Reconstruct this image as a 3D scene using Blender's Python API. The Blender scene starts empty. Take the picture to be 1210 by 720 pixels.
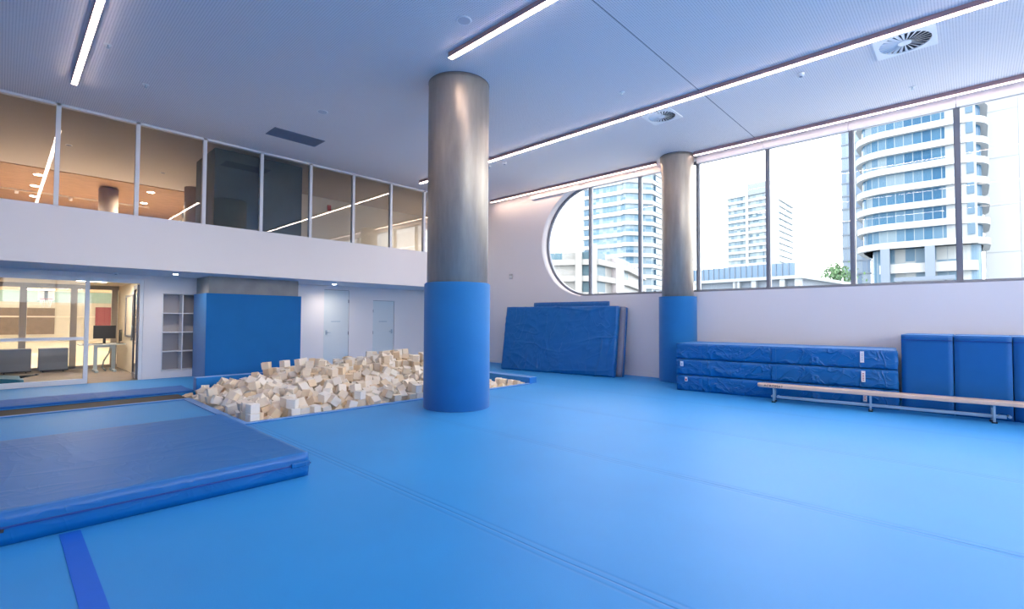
import bpy, bmesh, math, random
from mathutils import Vector, Matrix, Euler, noise
random.seed(11)
D = bpy.data
SC = bpy.context.scene
COL = SC.collection
rad = math.radians

# ---------------------------------------------------------------- materials
def lin(r, g, b):
    f = lambda c: (c/255/12.92) if c/255 <= .04045 else ((c/255+.055)/1.055)**2.4
    return (f(r), f(g), f(b), 1)

def new_mat(name):
    m = D.materials.new(name); m.use_nodes = True
    nt = m.node_tree
    return m, nt, nt.nodes['Principled BSDF']

def pbr(name, col, rough=.5, metal=0, var=0, vscale=8, bump=0, bscale=40, sheen=0, spec=.5, coat=0, stretch=None):
    m, nt, p = new_mat(name)
    p.inputs['Base Color'].default_value = col
    p.inputs['Roughness'].default_value = rough
    p.inputs['Metallic'].default_value = metal
    p.inputs['Specular IOR Level'].default_value = spec
    p.inputs['Sheen Weight'].default_value = sheen
    p.inputs['Coat Weight'].default_value = coat
    tc = nt.nodes.new('ShaderNodeTexCoord')
    mp = nt.nodes.new('ShaderNodeMapping')
    if stretch: mp.inputs['Scale'].default_value = stretch
    nt.links.new(tc.outputs['Object'], mp.inputs['Vector'])
    if var:
        n = nt.nodes.new('ShaderNodeTexNoise'); n.inputs['Scale'].default_value = vscale; n.inputs['Detail'].default_value = 4
        nt.links.new(mp.outputs[0], n.inputs['Vector'])
        mx = nt.nodes.new('ShaderNodeMix'); mx.data_type = 'RGBA'
        mx.inputs[6].default_value = tuple(c*(1-var) for c in col[:3])+(1,)
        mx.inputs[7].default_value = tuple(min(1, c*(1+var)) for c in col[:3])+(1,)
        nt.links.new(n.outputs['Fac'], mx.inputs[0]); nt.links.new(mx.outputs[2], p.inputs['Base Color'])
    if bump:
        n = nt.nodes.new('ShaderNodeTexNoise'); n.inputs['Scale'].default_value = bscale; n.inputs['Detail'].default_value = 3
        nt.links.new(mp.outputs[0], n.inputs['Vector'])
        b = nt.nodes.new('ShaderNodeBump'); b.inputs['Strength'].default_value = bump; b.inputs['Distance'].default_value = .01
        nt.links.new(n.outputs['Fac'], b.inputs['Height']); nt.links.new(b.outputs[0], p.inputs['Normal'])
    return m

def emit(name, col, s):
    m, nt, p = new_mat(name)
    p.inputs['Base Color'].default_value = (.8, .8, .8, 1)
    p.inputs['Emission Color'].default_value = col
    p.inputs['Emission Strength'].default_value = s
    return m

def glass_mat(name, tint=(1, 1, 1, 1), refl=1.0, ior=1.5):
    m = D.materials.new(name); m.use_nodes = True; nt = m.node_tree
    for n in list(nt.nodes): nt.nodes.remove(n)
    o = nt.nodes.new('ShaderNodeOutputMaterial'); t = nt.nodes.new('ShaderNodeBsdfTransparent'); g = nt.nodes.new('ShaderNodeBsdfGlossy')
    t.inputs['Color'].default_value = tint; g.inputs['Roughness'].default_value = 0.0; g.inputs['Color'].default_value = (1, 1, 1, 1)
    f = nt.nodes.new('ShaderNodeFresnel'); f.inputs['IOR'].default_value = ior
    k = nt.nodes.new('ShaderNodeMath'); k.operation = 'MULTIPLY'; k.inputs[1].default_value = refl
    nt.links.new(f.outputs[0], k.inputs[0])
    mx = nt.nodes.new('ShaderNodeMixShader')
    nt.links.new(k.outputs[0], mx.inputs[0]); nt.links.new(t.outputs[0], mx.inputs[1]); nt.links.new(g.outputs[0], mx.inputs[2]); nt.links.new(mx.outputs[0], o.inputs[0])
    return m

class NT:
    """small helper for node maths"""
    def __init__(s, nt): s.nt = nt
    def m(s, op, a, b=None, c=None):
        n = s.nt.nodes.new('ShaderNodeMath'); n.operation = op
        for i, v in enumerate((a, b, c)):
            if v is None: continue
            if isinstance(v, (int, float)): n.inputs[i].default_value = v
            else: s.nt.links.new(v, n.inputs[i])
        return n.outputs[0]
    def mix(s, fac, a, b):
        n = s.nt.nodes.new('ShaderNodeMix'); n.data_type = 'RGBA'
        for i, v in ((0, fac), (6, a), (7, b)):
            if isinstance(v, (int, float, tuple)): n.inputs[i].default_value = v
            else: s.nt.links.new(v, n.inputs[i])
        return n.outputs[2]

BLUE = (.0, .245, .66, 1)
def carpet_floor():
    m, nt, p = new_mat('blue_carpet_floor'); H = NT(nt)
    geo = nt.nodes.new('ShaderNodeNewGeometry'); sep = nt.nodes.new('ShaderNodeSeparateXYZ')
    nt.links.new(geo.outputs['Position'], sep.inputs[0])
    x = sep.outputs[0]
    wob = nt.nodes.new('ShaderNodeTexNoise'); wob.inputs['Scale'].default_value = .8
    nt.links.new(geo.outputs['Position'], wob.inputs['Vector'])
    xx = H.m('ADD', x, H.m('MULTIPLY', H.m('SUBTRACT', wob.outputs['Fac'], .5), .03))
    u = H.m('MODULO', H.m('ADD', xx, 20.7-2.445+1.035), 2.07)       # seam at u = 1.035
    d = H.m('ABSOLUTE', H.m('SUBTRACT', u, 1.035))
    seam = H.m('SUBTRACT', 1, H.m('SMOOTH_MIN', H.m('DIVIDE', d, .012), 1, .1))
    d2 = H.m('ABSOLUTE', H.m('SUBTRACT', d, .055))
    seam2 = H.m('MULTIPLY', H.m('SUBTRACT', 1, H.m('MINIMUM', H.m('DIVIDE', d2, .02), 1)), .45)
    s = H.m('MAXIMUM', H.m('MAXIMUM', seam, 0), seam2)
    n1 = nt.nodes.new('ShaderNodeTexNoise'); n1.inputs['Scale'].default_value = 1.1; n1.inputs['Detail'].default_value = 5
    n2 = nt.nodes.new('ShaderNodeTexNoise'); n2.inputs['Scale'].default_value = 160; n2.inputs['Detail'].default_value = 2
    for n in (n1, n2): nt.links.new(geo.outputs['Position'], n.inputs['Vector'])
    c = H.mix(n1.outputs['Fac'], (BLUE[0], BLUE[1]*.88, BLUE[2]*.9, 1), (BLUE[0]*1.3, BLUE[1]*1.14, min(1, BLUE[2]*1.1), 1))
    c = H.mix(H.m('MULTIPLY', n2.outputs['Fac'], .35), c, (BLUE[0]*.6, BLUE[1]*.6, BLUE[2]*.65, 1))
    s = H.m('MULTIPLY', s, H.m('MULTIPLY', H.m('GREATER_THAN', x, 1.5), H.m('LESS_THAN', sep.outputs[1], 7.36)))
    c = H.mix(H.m('MULTIPLY', s, .45), c, (.002, .05, .30, 1))
    nt.links.new(c, p.inputs['Base Color'])
    p.inputs['Roughness'].default_value = .5
    p.inputs['Specular IOR Level'].default_value = .45
    p.inputs['Sheen Weight'].default_value = .32
    p.inputs['Sheen Roughness'].default_value = .45
    p.inputs['Sheen Tint'].default_value = (.25, .65, 1, 1)
    hh = H.m('SUBTRACT', H.m('MULTIPLY', n2.outputs['Fac'], .25), s)
    b = nt.nodes.new('ShaderNodeBump'); b.inputs['Strength'].default_value = .35; b.inputs['Distance'].default_value = .01
    nt.links.new(hh, b.inputs['Height']); nt.links.new(b.outputs[0], p.inputs['Normal'])
    return m

def ceiling_mat():
    m, nt, p = new_mat('perforated_ceiling'); H = NT(nt)
    geo = nt.nodes.new('ShaderNodeNewGeometry'); sep = nt.nodes.new('ShaderNodeSeparateXYZ')
    nt.links.new(geo.outputs['Position'], sep.inputs[0])
    P = .032
    ux = H.m('SUBTRACT', H.m('MODULO', H.m('ADD', sep.outputs[0], 40), P), P/2)
    uy = H.m('SUBTRACT', H.m('MODULO', H.m('ADD', sep.outputs[1], 40), P), P/2)
    r = H.m('SQRT', H.m('ADD', H.m('MULTIPLY', ux, ux), H.m('MULTIPLY', uy, uy)))
    hole = H.m('LESS_THAN', r, .0065)
    joint = H.m('LESS_THAN', H.m('ABSOLUTE', H.m('SUBTRACT', sep.outputs[1], 3.42)), .008)
    c = H.mix(hole, (.88, .84, .84, 1), (.50, .48, .51, 1))
    c = H.mix(H.m('MULTIPLY', joint, .8), c, (.12, .13, .16, 1))
    nt.links.new(c, p.inputs['Base Color'])
    p.inputs['Roughness'].default_value = .8; p.inputs['Specular IOR Level'].default_value = .2
    return m

def facade_mat(name, floor_h, z0, pane_w, cols, frame=(.15, .18, .20, 1), angle=0.0, rough=.25):
    """glazing in storeys: every pane its own tone, light frames between"""
    m, nt, p = new_mat(name); H = NT(nt)
    geo = nt.nodes.new('ShaderNodeNewGeometry'); sep = nt.nodes.new('ShaderNodeSeparateXYZ')
    nt.links.new(geo.outputs['Position'], sep.inputs[0])
    h = H.m('ADD', H.m('MULTIPLY', sep.outputs[0], math.sin(angle)+.35), H.m('MULTIPLY', sep.outputs[1], math.cos(angle)))
    a = H.m('DIVIDE', H.m('ADD', h, 500), pane_w)
    fl = H.m('FLOOR', H.m('DIVIDE', H.m('SUBTRACT', sep.outputs[2], z0), floor_h))
    pid = H.m('FLOOR', a)
    cmb = nt.nodes.new('ShaderNodeCombineXYZ'); nt.links.new(pid, cmb.inputs[0]); nt.links.new(fl, cmb.inputs[1])
    wn = nt.nodes.new('ShaderNodeTexWhiteNoise'); nt.links.new(cmb.outputs[0], wn.inputs[0])
    cmb2 = nt.nodes.new('ShaderNodeCombineXYZ'); nt.links.new(H.m('FLOOR', H.m('DIVIDE', pid, 4)), cmb2.inputs[0])
    wn2 = nt.nodes.new('ShaderNodeTexWhiteNoise'); nt.links.new(cmb2.outputs[0], wn2.inputs[0])
    ramp = nt.nodes.new('ShaderNodeValToRGB'); e = ramp.color_ramp; e.interpolation = 'CONSTANT'
    e.elements[0].color = cols[0]; e.elements[1].color = cols[1]; e.elements[1].position = .35
    for i, cc in enumerate(cols[2:]):
        x = e.elements.new(.55+.2*i); x.color = cc
    nt.links.new(H.m('ADD', H.m('MULTIPLY', wn.outputs[0], .6), H.m('MULTIPLY', wn2.outputs[0], .4)), ramp.inputs[0])
    fr = H.m('LESS_THAN', H.m('FRACT', a), .09)
    c = H.mix(fr, ramp.outputs[0], frame)
    nt.links.new(c, p.inputs['Base Color'])
    p.inputs['Specular IOR Level'].default_value = .12
    p.inputs['Roughness'].default_value = rough
    return m

M = {}
M['floor'] = carpet_floor()
M['carpet'] = pbr('blue_carpet_covering', (.0, .205, .62, 1), .75, var=.12, vscale=3, bump=.15, bscale=220, sheen=.35)
M['pad'] = pbr('blue_pad_carpet', (.0, .165, .46, 1), .8, var=.10, vscale=2.5, bump=.15, bscale=220, sheen=.25)
def vinyl_mat(name, col, rough, k=1.0, sc=2.2):
    """coated fabric: shallow random creases and a fine weave"""
    m = pbr(name, col, rough, var=.08, vscale=2); nt = m.node_tree; H = NT(nt); p = nt.nodes['Principled BSDF']
    tc = nt.nodes.new('ShaderNodeTexCoord'); hs = []
    for q, (scale, rot, st, w) in enumerate(((sc, .5, (1, .35, .6), 1), (sc*1.7, -.7, (.35, 1, .8), .7), (sc*3.4, 1.2, (1, .6, 1), .35))):
        mp = nt.nodes.new('ShaderNodeMapping'); mp.inputs['Rotation'].default_value = (rot*.6, rot*.4, rot); mp.inputs['Scale'].default_value = st; mp.inputs['Location'].default_value = (q*3, q*5, q)
        nt.links.new(tc.outputs['Object'], mp.inputs[0])
        n = nt.nodes.new('ShaderNodeTexNoise'); n.inputs['Scale'].default_value = scale; n.inputs['Detail'].default_value = 2; n.inputs['Distortion'].default_value = .6
        nt.links.new(mp.outputs[0], n.inputs['Vector'])
        r = H.m('SUBTRACT', 1, H.m('MINIMUM', H.m('MULTIPLY', H.m('ABSOLUTE', H.m('SUBTRACT', n.outputs['Fac'], .5)), 14), 1))
        hs.append(H.m('ADD', H.m('MULTIPLY', H.m('POWER', r, 2), w), H.m('MULTIPLY', n.outputs['Fac'], .8*w)))
    h = H.m('ADD', H.m('ADD', hs[0], hs[1]), hs[2])
    b = nt.nodes.new('ShaderNodeBump'); b.inputs['Strength'].default_value = .55*k; b.inputs['Distance'].default_value = .02
    nt.links.new(h, b.inputs['Height']); nt.links.new(b.outputs[0], p.inputs['Normal'])
    return m
M['vinyl'] = vinyl_mat('blue_vinyl', (.0, .125, .40, 1), .36, .75)
M['vinyl_soft'] = vinyl_mat('blue_vinyl_long_folds', (.0, .13, .41, 1), .34, 1.9, .75)
M['vinyl_side'] = vinyl_mat('blue_vinyl_taut', (.0, .13, .42, 1), .4, .35, 1.2)
M['vinyl_stack'] = vinyl_mat('blue_vinyl_creased', (.0, .13, .41, 1), .34, 1.7, 1.9)
M['vinyl_top'] = vinyl_mat('blue_vinyl_lit_top', (.02, .165, .46, 1), .46, .35, 1.0)  # same blue vinyl, brightness of lit upper faces put into the colour
M['runway'] = vinyl_mat('blue_runway_vinyl', (.004, .13, .48, 1), .65, .4, 1.5)
M['vinyl_dark'] = pbr('dark_blue_vinyl', (.004, .05, .27, 1), .45)
M['block_blue'] = pbr('blue_soft_block_cover', (.0, .12, .38, 1), .5, var=.12, vscale=3, bump=.08, bscale=30)
M['tape'] = pbr('blue_floor_tape', (.0, .12, .62, 1), .6, var=.06, vscale=6)
M['grey_vinyl'] = pbr('grey_mat_side', (.22, .225, .30, 1), .6, var=.08)
M['wall'] = pbr('painted_wall', (.88, .83, .82, 1), .7, var=.02, vscale=1, spec=.3)
M['soffit'] = pbr('soffit_paint', (.74, .76, .80, 1), .75, spec=.3)
M['white'] = pbr('white_frame_paint', (.80, .80, .82, 1), .4)
M['ceiling'] = ceiling_mat()
M['brown'] = pbr('brown_track_boards', (.045, .03, .022, 1), .7, var=.35, vscale=5, stretch=(.4, 4, 4))
M['steel'] = pbr('galvanised_steel_wrap', (.42, .36, .30, 1), .40, metal=.6, var=.22, vscale=4, bump=.10, bscale=30, stretch=(3, 3, .6))
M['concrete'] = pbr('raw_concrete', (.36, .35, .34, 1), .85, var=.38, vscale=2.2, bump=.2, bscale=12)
M['frame_grey'] = pbr('grey_window_frame', (.20, .21, .25, 1), .4, metal=.2)
M['frame_brown'] = pbr('grey_brown_frame', (.36, .31, .27, 1), .5)
M['glass'] = glass_mat('clear_glass', (.97, .99, 1, 1), .6)
M['glass_in'] = glass_mat('interior_glass', (.93, .95, .95, 1), 2.2)
M['glass_office'] = glass_mat('office_glass', (.95, .97, .97, 1), .8)
M['strip'] = emit('strip_light_lens', (1, .80, .70, 1), 8)
M['strip_dim'] = emit('window_strip_lens', (1, .82, .78, 1), 1.7)
M['strip_warm'] = emit('warm_window_strip_lens', (1, .72, .55, 1), 4.2)
M['strip_body'] = pbr('strip_light_body', (.40, .24, .25, 1), .5)
M['down'] = emit('downlight_lens', (1, .95, .9, 1), 14)
M['down_warm'] = emit('warm_downlight_lens', (1, .85, .68, 1), 14)
M['vent'] = pbr('white_vent_metal', (.92, .92, .92, 1), .45)
M['dark'] = pbr('dark_void', (.03, .035, .05, 1), .9)
M['grille'] = pbr('slate_grille', (.20, .24, .33, 1), .6)
M['black'] = pbr('black_plastic', (.015, .015, .018, 1), .4)
M['red'] = pbr('red_plastic', (.5, .03, .03, 1), .5)
M['wood'] = pbr('pale_pine', (.80, .56, .42, 1), .45, var=.12, vscale=5, stretch=(1, 12, 12), coat=.2)
M['metal'] = pbr('pale_blue_metal', (.45, .55, .62, 1), .35, metal=.6)
M['paper'] = pbr('white_label', (.85, .83, .85, 1), .6)
M['foam'] = [pbr('cream_foam', (.90, .79, .64, 1), .95, var=.05, vscale=9, bump=.1, bscale=120, spec=.1),
             pbr('pale_white_foam', (.93, .86, .76, 1), .95, var=.04, vscale=9, bump=.1, bscale=120, spec=.1),
             pbr('tan_foam', (.85, .68, .48, 1), .95, var=.05, vscale=9, bump=.1, bscale=120, spec=.1)]
M['tan_ceil'] = pbr('mezzanine_plaster', (.56, .50, .44, 1), .8)
M['timber'] = pbr('timber_lining', (.46, .27, .14, 1), .5, var=.55, vscale=3, stretch=(1.2, 9, 1))
M['timber_floor'] = pbr('sports_hall_timber', (.72, .60, .44, 1), .35, var=.15, vscale=2, stretch=(6, .8, 1))
M['hall_wall'] = pbr('sports_hall_wall', (.62, .55, .43, 1), .7, var=.10, vscale=3, stretch=(1, 1, 8))
M['cream'] = pbr('cream_paint', (.76, .66, .52, 1), .7)
M['office_floor'] = pbr('office_carpet', (.27, .22, .19, 1), .9, var=.2, vscale=4)
M['hall_dark'] = pbr('hall_recess', (.20, .14, .09, 1), .7, var=.3, vscale=6)
M['green'] = pbr('hall_green_band', (.30, .42, .36, 1), .7)
M['grey_blue'] = pbr('grey_blue_cabinet', (.13, .15, .20, 1), .5)
M['teal'] = pbr('teal_vinyl', (.01, .13, .24, 1), .3)
M['desk'] = pbr('pale_desk_top', (.50, .55, .56, 1), .4)
M['door'] = pbr('pale_door_paint', (.72, .77, .78, 1), .5)
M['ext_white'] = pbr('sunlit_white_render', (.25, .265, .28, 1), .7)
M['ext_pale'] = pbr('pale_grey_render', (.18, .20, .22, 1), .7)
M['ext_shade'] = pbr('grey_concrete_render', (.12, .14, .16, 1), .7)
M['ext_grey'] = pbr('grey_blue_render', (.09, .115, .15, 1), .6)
M['ext_cream'] = pbr('cream_render', (.21, .207, .20, 1), .7)
M['ext_pier'] = pbr('rosy_grey_render', (.27, .25, .26, 1), .7)
M['ext_dark'] = pbr('dark_blue_window', (.02, .06, .10, 1), .2)
M['balustrade'] = pbr('blue_glass_balustrade', (.055, .10, .16, 1), .2)
M['column_ext'] = pbr('grey_tower_column', (.085, .11, .15, 1), .5)
M['leaf'] = pbr('tree_leaves', (.06, .12, .05, 1), .8, var=.4, vscale=5)
M['bark'] = pbr('tree_bark', (.18, .13, .10, 1), .9)
M['ground'] = pbr('pale_ground', (.35, .36, .36, 1), .9)

# ---------------------------------------------------------------- mesh helpers
def add_box(bm, x0, x1, y0, y1, z0, z1, mi=0):
    v = [bm.verts.new((x, y, z)) for x in (x0, x1) for y in (y0, y1) for z in (z0, z1)]
    for f in ((0, 1, 3, 2), (4, 6, 7, 5), (0, 4, 5, 1), (2, 3, 7, 6), (0, 2, 6, 4), (1, 5, 7, 3)):
        bm.faces.new([v[i] for i in f]).material_index = mi

def add_cyl(bm, x, y, z0, z1, r0, r1=None, seg=24, cap=True):
    r1 = r0 if r1 is None else r1
    a = [bm.verts.new((x+r0*math.cos(2*math.pi*i/seg), y+r0*math.sin(2*math.pi*i/seg), z0)) for i in range(seg)]
    b = [bm.verts.new((x+r1*math.cos(2*math.pi*i/seg), y+r1*math.sin(2*math.pi*i/seg), z1)) for i in range(seg)]
    for i in range(seg):
        f = bm.faces.new((a[i], a[(i+1) % seg], b[(i+1) % seg], b[i])); f.smooth = seg > 12
    if cap: bm.faces.new(list(reversed(a))); bm.faces.new(b)

def add_lathe(bm, x, y, prof, seg=64):
    rings = [[bm.verts.new((x+r*math.cos(2*math.pi*i/seg), y+r*math.sin(2*math.pi*i/seg), z)) for i in range(seg)] for r, z in prof]
    for a, b in zip(rings, rings[1:]):
        for i in range(seg):
            f = bm.faces.new((a[i], a[(i+1) % seg], b[(i+1) % seg], b[i])); f.smooth = True
    bm.faces.new(list(reversed(rings[0]))); bm.faces.new(rings[-1])

def add_tube(bm, p0, p1, r, seg=10):
    p0, p1 = Vector(p0), Vector(p1); d = (p1-p0); L = d.length
    q = d.to_track_quat('Z', 'Y').to_matrix().to_4x4(); q.translation = p0
    a = [bm.verts.new(q @ Vector((r*math.cos(2*math.pi*i/seg), r*math.sin(2*math.pi*i/seg), 0))) for i in range(seg)]
    b = [bm.verts.new(q @ Vector((r*math.cos(2*math.pi*i/seg), r*math.sin(2*math.pi*i/seg), L))) for i in range(seg)]
    for i in range(seg): bm.faces.new((a[i], a[(i+1) % seg], b[(i+1) % seg], b[i])).smooth = True
    bm.faces.new(list(reversed(a))); bm.faces.new(b)

def add_prism(bm, pts, z0, z1):
    a = [bm.verts.new((p[0], p[1], z0)) for p in pts]; b = [bm.verts.new((p[0], p[1], z1)) for p in pts]
    n = len(pts)
    for i in range(n): bm.faces.new((a[i], a[(i+1) % n], b[(i+1) % n], b[i]))
    bm.faces.new(list(reversed(a))); bm.faces.new(b)

def obj(name, bm, mat, parent=None, bevel=0, smooth=False, loc=None, mat4=None):
    bmesh.ops.recalc_face_normals(bm, faces=bm.faces)
    if bevel:
        bmesh.ops.bevel(bm, geom=[e for e in bm.edges if e.calc_face_angle(0) > .6], offset=bevel, segments=2, profile=.5, affect='EDGES')
    me = D.meshes.new(name); bm.to_mesh(me); bm.free()
    for mm in (mat if isinstance(mat, (list, tuple)) else [mat]): me.materials.append(mm)
    if smooth:
        for p in me.polygons: p.use_smooth = True
    o = D.objects.new(name, me); COL.objects.link(o)
    if mat4 is not None: o.matrix_basis = mat4
    if loc: o.location = loc
    if parent: o.parent = parent
    return o

def box(name, x0, x1, y0, y1, z0, z1, mat, parent=None, bevel=0):
    bm = bmesh.new(); add_box(bm, x0, x1, y0, y1, z0, z1)
    return obj(name, bm, mat, parent, bevel)

def thing(name, label, cat, loc=(0, 0, 0), group=None, rot=None):
    o = D.objects.new(name, None); COL.objects.link(o); o.location = loc; o.empty_display_size = .2
    if rot: o.rotation_euler = rot
    return tag(o, label, cat, group)
def tag(o, label, cat, group=None):
    o['label'] = label; o['category'] = cat
    if group: o['group'] = group
    return o
def struct(o): o['kind'] = 'structure'; return o
def sempty(name):
    o = D.objects.new(name, None); COL.objects.link(o); o['kind'] = 'structure'; return o
def copy_tree(o, parent=None):
    c = o.copy(); COL.objects.link(c)
    if parent: c.parent = parent
    for ch in list(o.children): copy_tree(ch, c)
    return c

CE = 5.55          # ceiling height
XW = 11.7          # inner face of the window wall
YF = 14.42         # far wall under the mezzanine
YB = 12.49         # mezzanine front
ZS = 2.5           # soffit

# ---------------------------------------------------------------- floor, pit and track
bm = bmesh.new()
def slab(x0, x1, y0, y1): add_box(bm, x0, x1, y0, y1, -.3, 0)
PX0, PX1, PY0, PY1 = 2.45, 8.45, 7.5, 11.4
slab(-6, XW, -8, PY0); slab(-6, PX0, PY0, 10.5); slab(PX1, XW, PY0, PY1); slab(-6, 2.72, 11.33, PY1)
slab(-6, XW, PY1, YF)
struct(obj('floor', bm, M['floor']))
bm = bmesh.new()
add_box(bm, PX0-.02, PX1+.02, PY0-.02, PY1+.02, -.75, -.7)
for a in ((PX0-.02, PX0, PY0, 10.5), (PX1, PX1+.02, PY0, PY1), (PX0, PX1, PY0-.02, PY0), (PX0, PX1, PY1, PY1+.02), (PX0-.02, PX0, 10.5, 11.33)):
    add_box(bm, *a, -.7, -.3 if a[2] != 10.5 else -.02)
struct(obj('floor', bm, M['dark']))
struct(box('floor', -6, PX0-.02, 10.5, 11.33, -.3, -.012, M['brown']))
# carpet edging strips round the pit and the sunken track
bm = bmesh.new(); add_box(bm, PX0-.13, PX1+.0, PY0-.13, PY0, .001, .014); struct(obj('trim_1', bm, M['carpet'], bevel=.005))
bm = bmesh.new(); add_box(bm, PX0-.13, PX0, PY0+.005, 10.36, .001, .014); struct(obj('trim_2', bm, M['carpet'], bevel=.005))
bm = bmesh.new(); add_box(bm, -6, PX0, 10.37, 10.5, .001, .014); struct(obj('trim_3', bm, M['carpet'], bevel=.005))

# ---------------------------------------------------------------- window wall with stadium-shaped window
WZ0, WZ1 = 2.18, 5.48
RC = (WZ1-WZ0)/2; ZC = (WZ0+WZ1)/2; YC = 9.8-RC; YN = -5.0
def stadium(r, n=40):
    pts = [(YC+r*math.sin(math.pi*i/n), ZC+r*math.cos(math.pi*i/n)) for i in range(n+1)]
    pts += [(YN-r*math.sin(math.pi*i/n), ZC-r*math.cos(math.pi*i/n)) for i in range(n+1)]
    return pts
def plate_with_hole(name, outer, inner, x0, x1, mat, parent=None):
    cu = D.curves.new('tmp', 'CURVE'); cu.dimensions = '2D'; cu.fill_mode = 'BOTH'; cu.extrude = (x1-x0)/2
    for pts in (outer, inner):
        sp = cu.splines.new('POLY'); sp.points.add(len(pts)-1); sp.use_cyclic_u = True
        for p, q in zip(sp.points, pts): p.co = (q[0], q[1], 0, 1)
    t = D.objects.new('tmp', cu); COL.objects.link(t)
    dg = bpy.context.evaluated_depsgraph_get(); dg.update()
    me = D.meshes.new_from_object(t.evaluated_get(dg)); D.objects.remove(t)
    me.name = name
    for v in me.vertices: a, b, c = v.co; v.co = ((x0+x1)/2+c, a, b)
    me.materials.clear(); me.materials.append(mat)
    bb = bmesh.new(); bb.from_mesh(me); bmesh.ops.remove_doubles(bb, verts=bb.verts, dist=1e-5); bmesh.ops.recalc_face_normals(bb, faces=bb.faces); bb.to_mesh(me); bb.free()
    o = D.objects.new(name, me); COL.objects.link(o)
    if parent: o.parent = parent
    return o
struct(plate_with_hole('wall_right', [(-8, 0), (YF+.2, 0), (YF+.2, 7), (-8, 7)], stadium(RC), XW, 12.08, M['wall']))
win = sempty('window_1')
plate_with_hole('window_frame', stadium(RC+.002), stadium(RC-.065), 11.95, 12.05, M['frame_grey'], win)
MU = [8.15, 6.53, 4.93, 3.32, 1.73, .13, -1.47, -3.07, -4.67]
for y in MU:
    bm = bmesh.new(); add_box(bm, 11.93, 12.02, y-.03, y+.03, WZ0+.05, WZ1-.05); add_box(bm, 11.97, 12.05, y-.045, y+.045, WZ0+.05, WZ1-.05)
    obj('mullion', bm, M['frame_grey'], win)
ys = [9.75]+MU+[-6.6]
def halfz(y, r=RC-.05):
    if y > YC: return math.sqrt(max(0, r*r-(y-YC)**2))
    if y < YN: return math.sqrt(max(0, r*r-(YN-y)**2))
    return r
for a, b in zip(ys, ys[1:]):
    bm = bmesh.new(); n = 16 if (a > YC+.1 or b < YN) else 1
    top = [(b+(a-b)*i/n) for i in range(n+1)]
    vv = [bm.verts.new((12.0, y, ZC-halfz(y)-1e-4)) for y in top]+[bm.verts.new((12.0, y, ZC+halfz(y)+1e-4)) for y in reversed(top)]
    bm.faces.new(vv); obj('window_pane', bm, M['glass'], win)
# pelmet above the window, broken by the column, with joints over the mullions
cuts = [10.2, 8.15, 6.53, 5.72]; cuts2 = [4.82, 3.32, 1.73, .13, -1.47, -3.07, -4.67, -7]
bm = bmesh.new()
for cs in (cuts, cuts2):
    for a, b in zip(cs, cs[1:]):
        add_box(bm, 11.62, 11.7, b+.006, a-.006, 5.33, 5.43); add_box(bm, 11.64, 11.7, b+.006, a-.006, 5.43, CE)
struct(obj('trim_4', bm, M['wall']))
# skirting of the window wall
struct(box('baseboard_right', 11.68, 11.7, 5.75, YF, 0, .10, M['wall']))
struct(box('baseboard_right', 11.68, 11.7, -8, 4.7, 0, .10, M['wall']))

# ---------------------------------------------------------------- ceiling and unseen walls
struct(box('ceiling', -6, 12.08, -8, YB, CE, CE+.12, M['ceiling']))
struct(box('ceiling', -6.2, 12.08, -8.2, 28.2, 6.9, 7.0, M['wall']))
bm = bmesh.new(); add_box(bm, -6.2, 0, -8.2, -8, -.3, 7); add_box(bm, 10.5, 12.08, -8.2, -8, -.3, 7); add_box(bm, 0, 10.5, -8.2, -8, -.3, 2.2); add_box(bm, 0, 10.5, -8.2, -8, 5.3, 7)
struct(obj('wall_front', bm, M['wall']))
w7 = sempty('added_fill_window')  # unseen window, added behind the camera for soft frontal fill light
bm = bmesh.new(); add_box(bm, 0, 10.5, -8.12, -8.06, 2.2, 2.26); add_box(bm, 0, 10.5, -8.12, -8.06, 5.24, 5.3); add_box(bm, 0, .06, -8.12, -8.06, 2.26, 5.24); add_box(bm, 10.44, 10.5, -8.12, -8.06, 2.26, 5.24)
obj('window_frame', bm, M['frame_grey'], w7)
for x in (2.1, 4.2, 6.3, 8.4): box('mullion', x-.03, x+.03, -8.12, -8.06, 2.26, 5.24, M['frame_grey'], w7)
bm = bmesh.new(); bm.faces.new([bm.verts.new(p) for p in ((.06, -8.09, 2.26), (10.44, -8.09, 2.26), (10.44, -8.09, 5.24), (.06, -8.09, 5.24))]); obj('window_pane', bm, M['glass'], w7)
struct(box('wall_left', -6.2, -6, -8, 14.42, -.3, 7, M['wall']))
# mezzanine front, soffit, slab
struct(box('wall_back', -6, XW, YB, YB+.15, ZS, 3.59, M['wall']))
struct(box('ceiling', -6, XW, YB+.15, YF+.2, ZS, 2.99, M['soffit']))
# far wall below the mezzanine
W2 = YF+.18
bm = bmesh.new()
add_box(bm, -6, 2.36, YF, W2, 2.385, ZS)
add_box(bm, 2.36, 2.73, YF, W2, 0, ZS)
add_box(bm, 2.73, 3.60, YF, W2, 0, .16); add_box(bm, 2.73, 3.60, YF, W2, 2.10, ZS)
add_box(bm, 3.60, 6.83, YF, W2, 0, ZS)
add_box(bm, 6.83, 7.66, YF, W2, 2.38, ZS)
add_box(bm, 7.66, 8.51, YF, W2, 0, ZS)
add_box(bm, 8.51, 9.33, YF, W2, 2.09, ZS)
add_box(bm, 9.33, XW, YF, W2, 0, ZS)
struct(obj('wall_back', bm, M['wall']))
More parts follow.
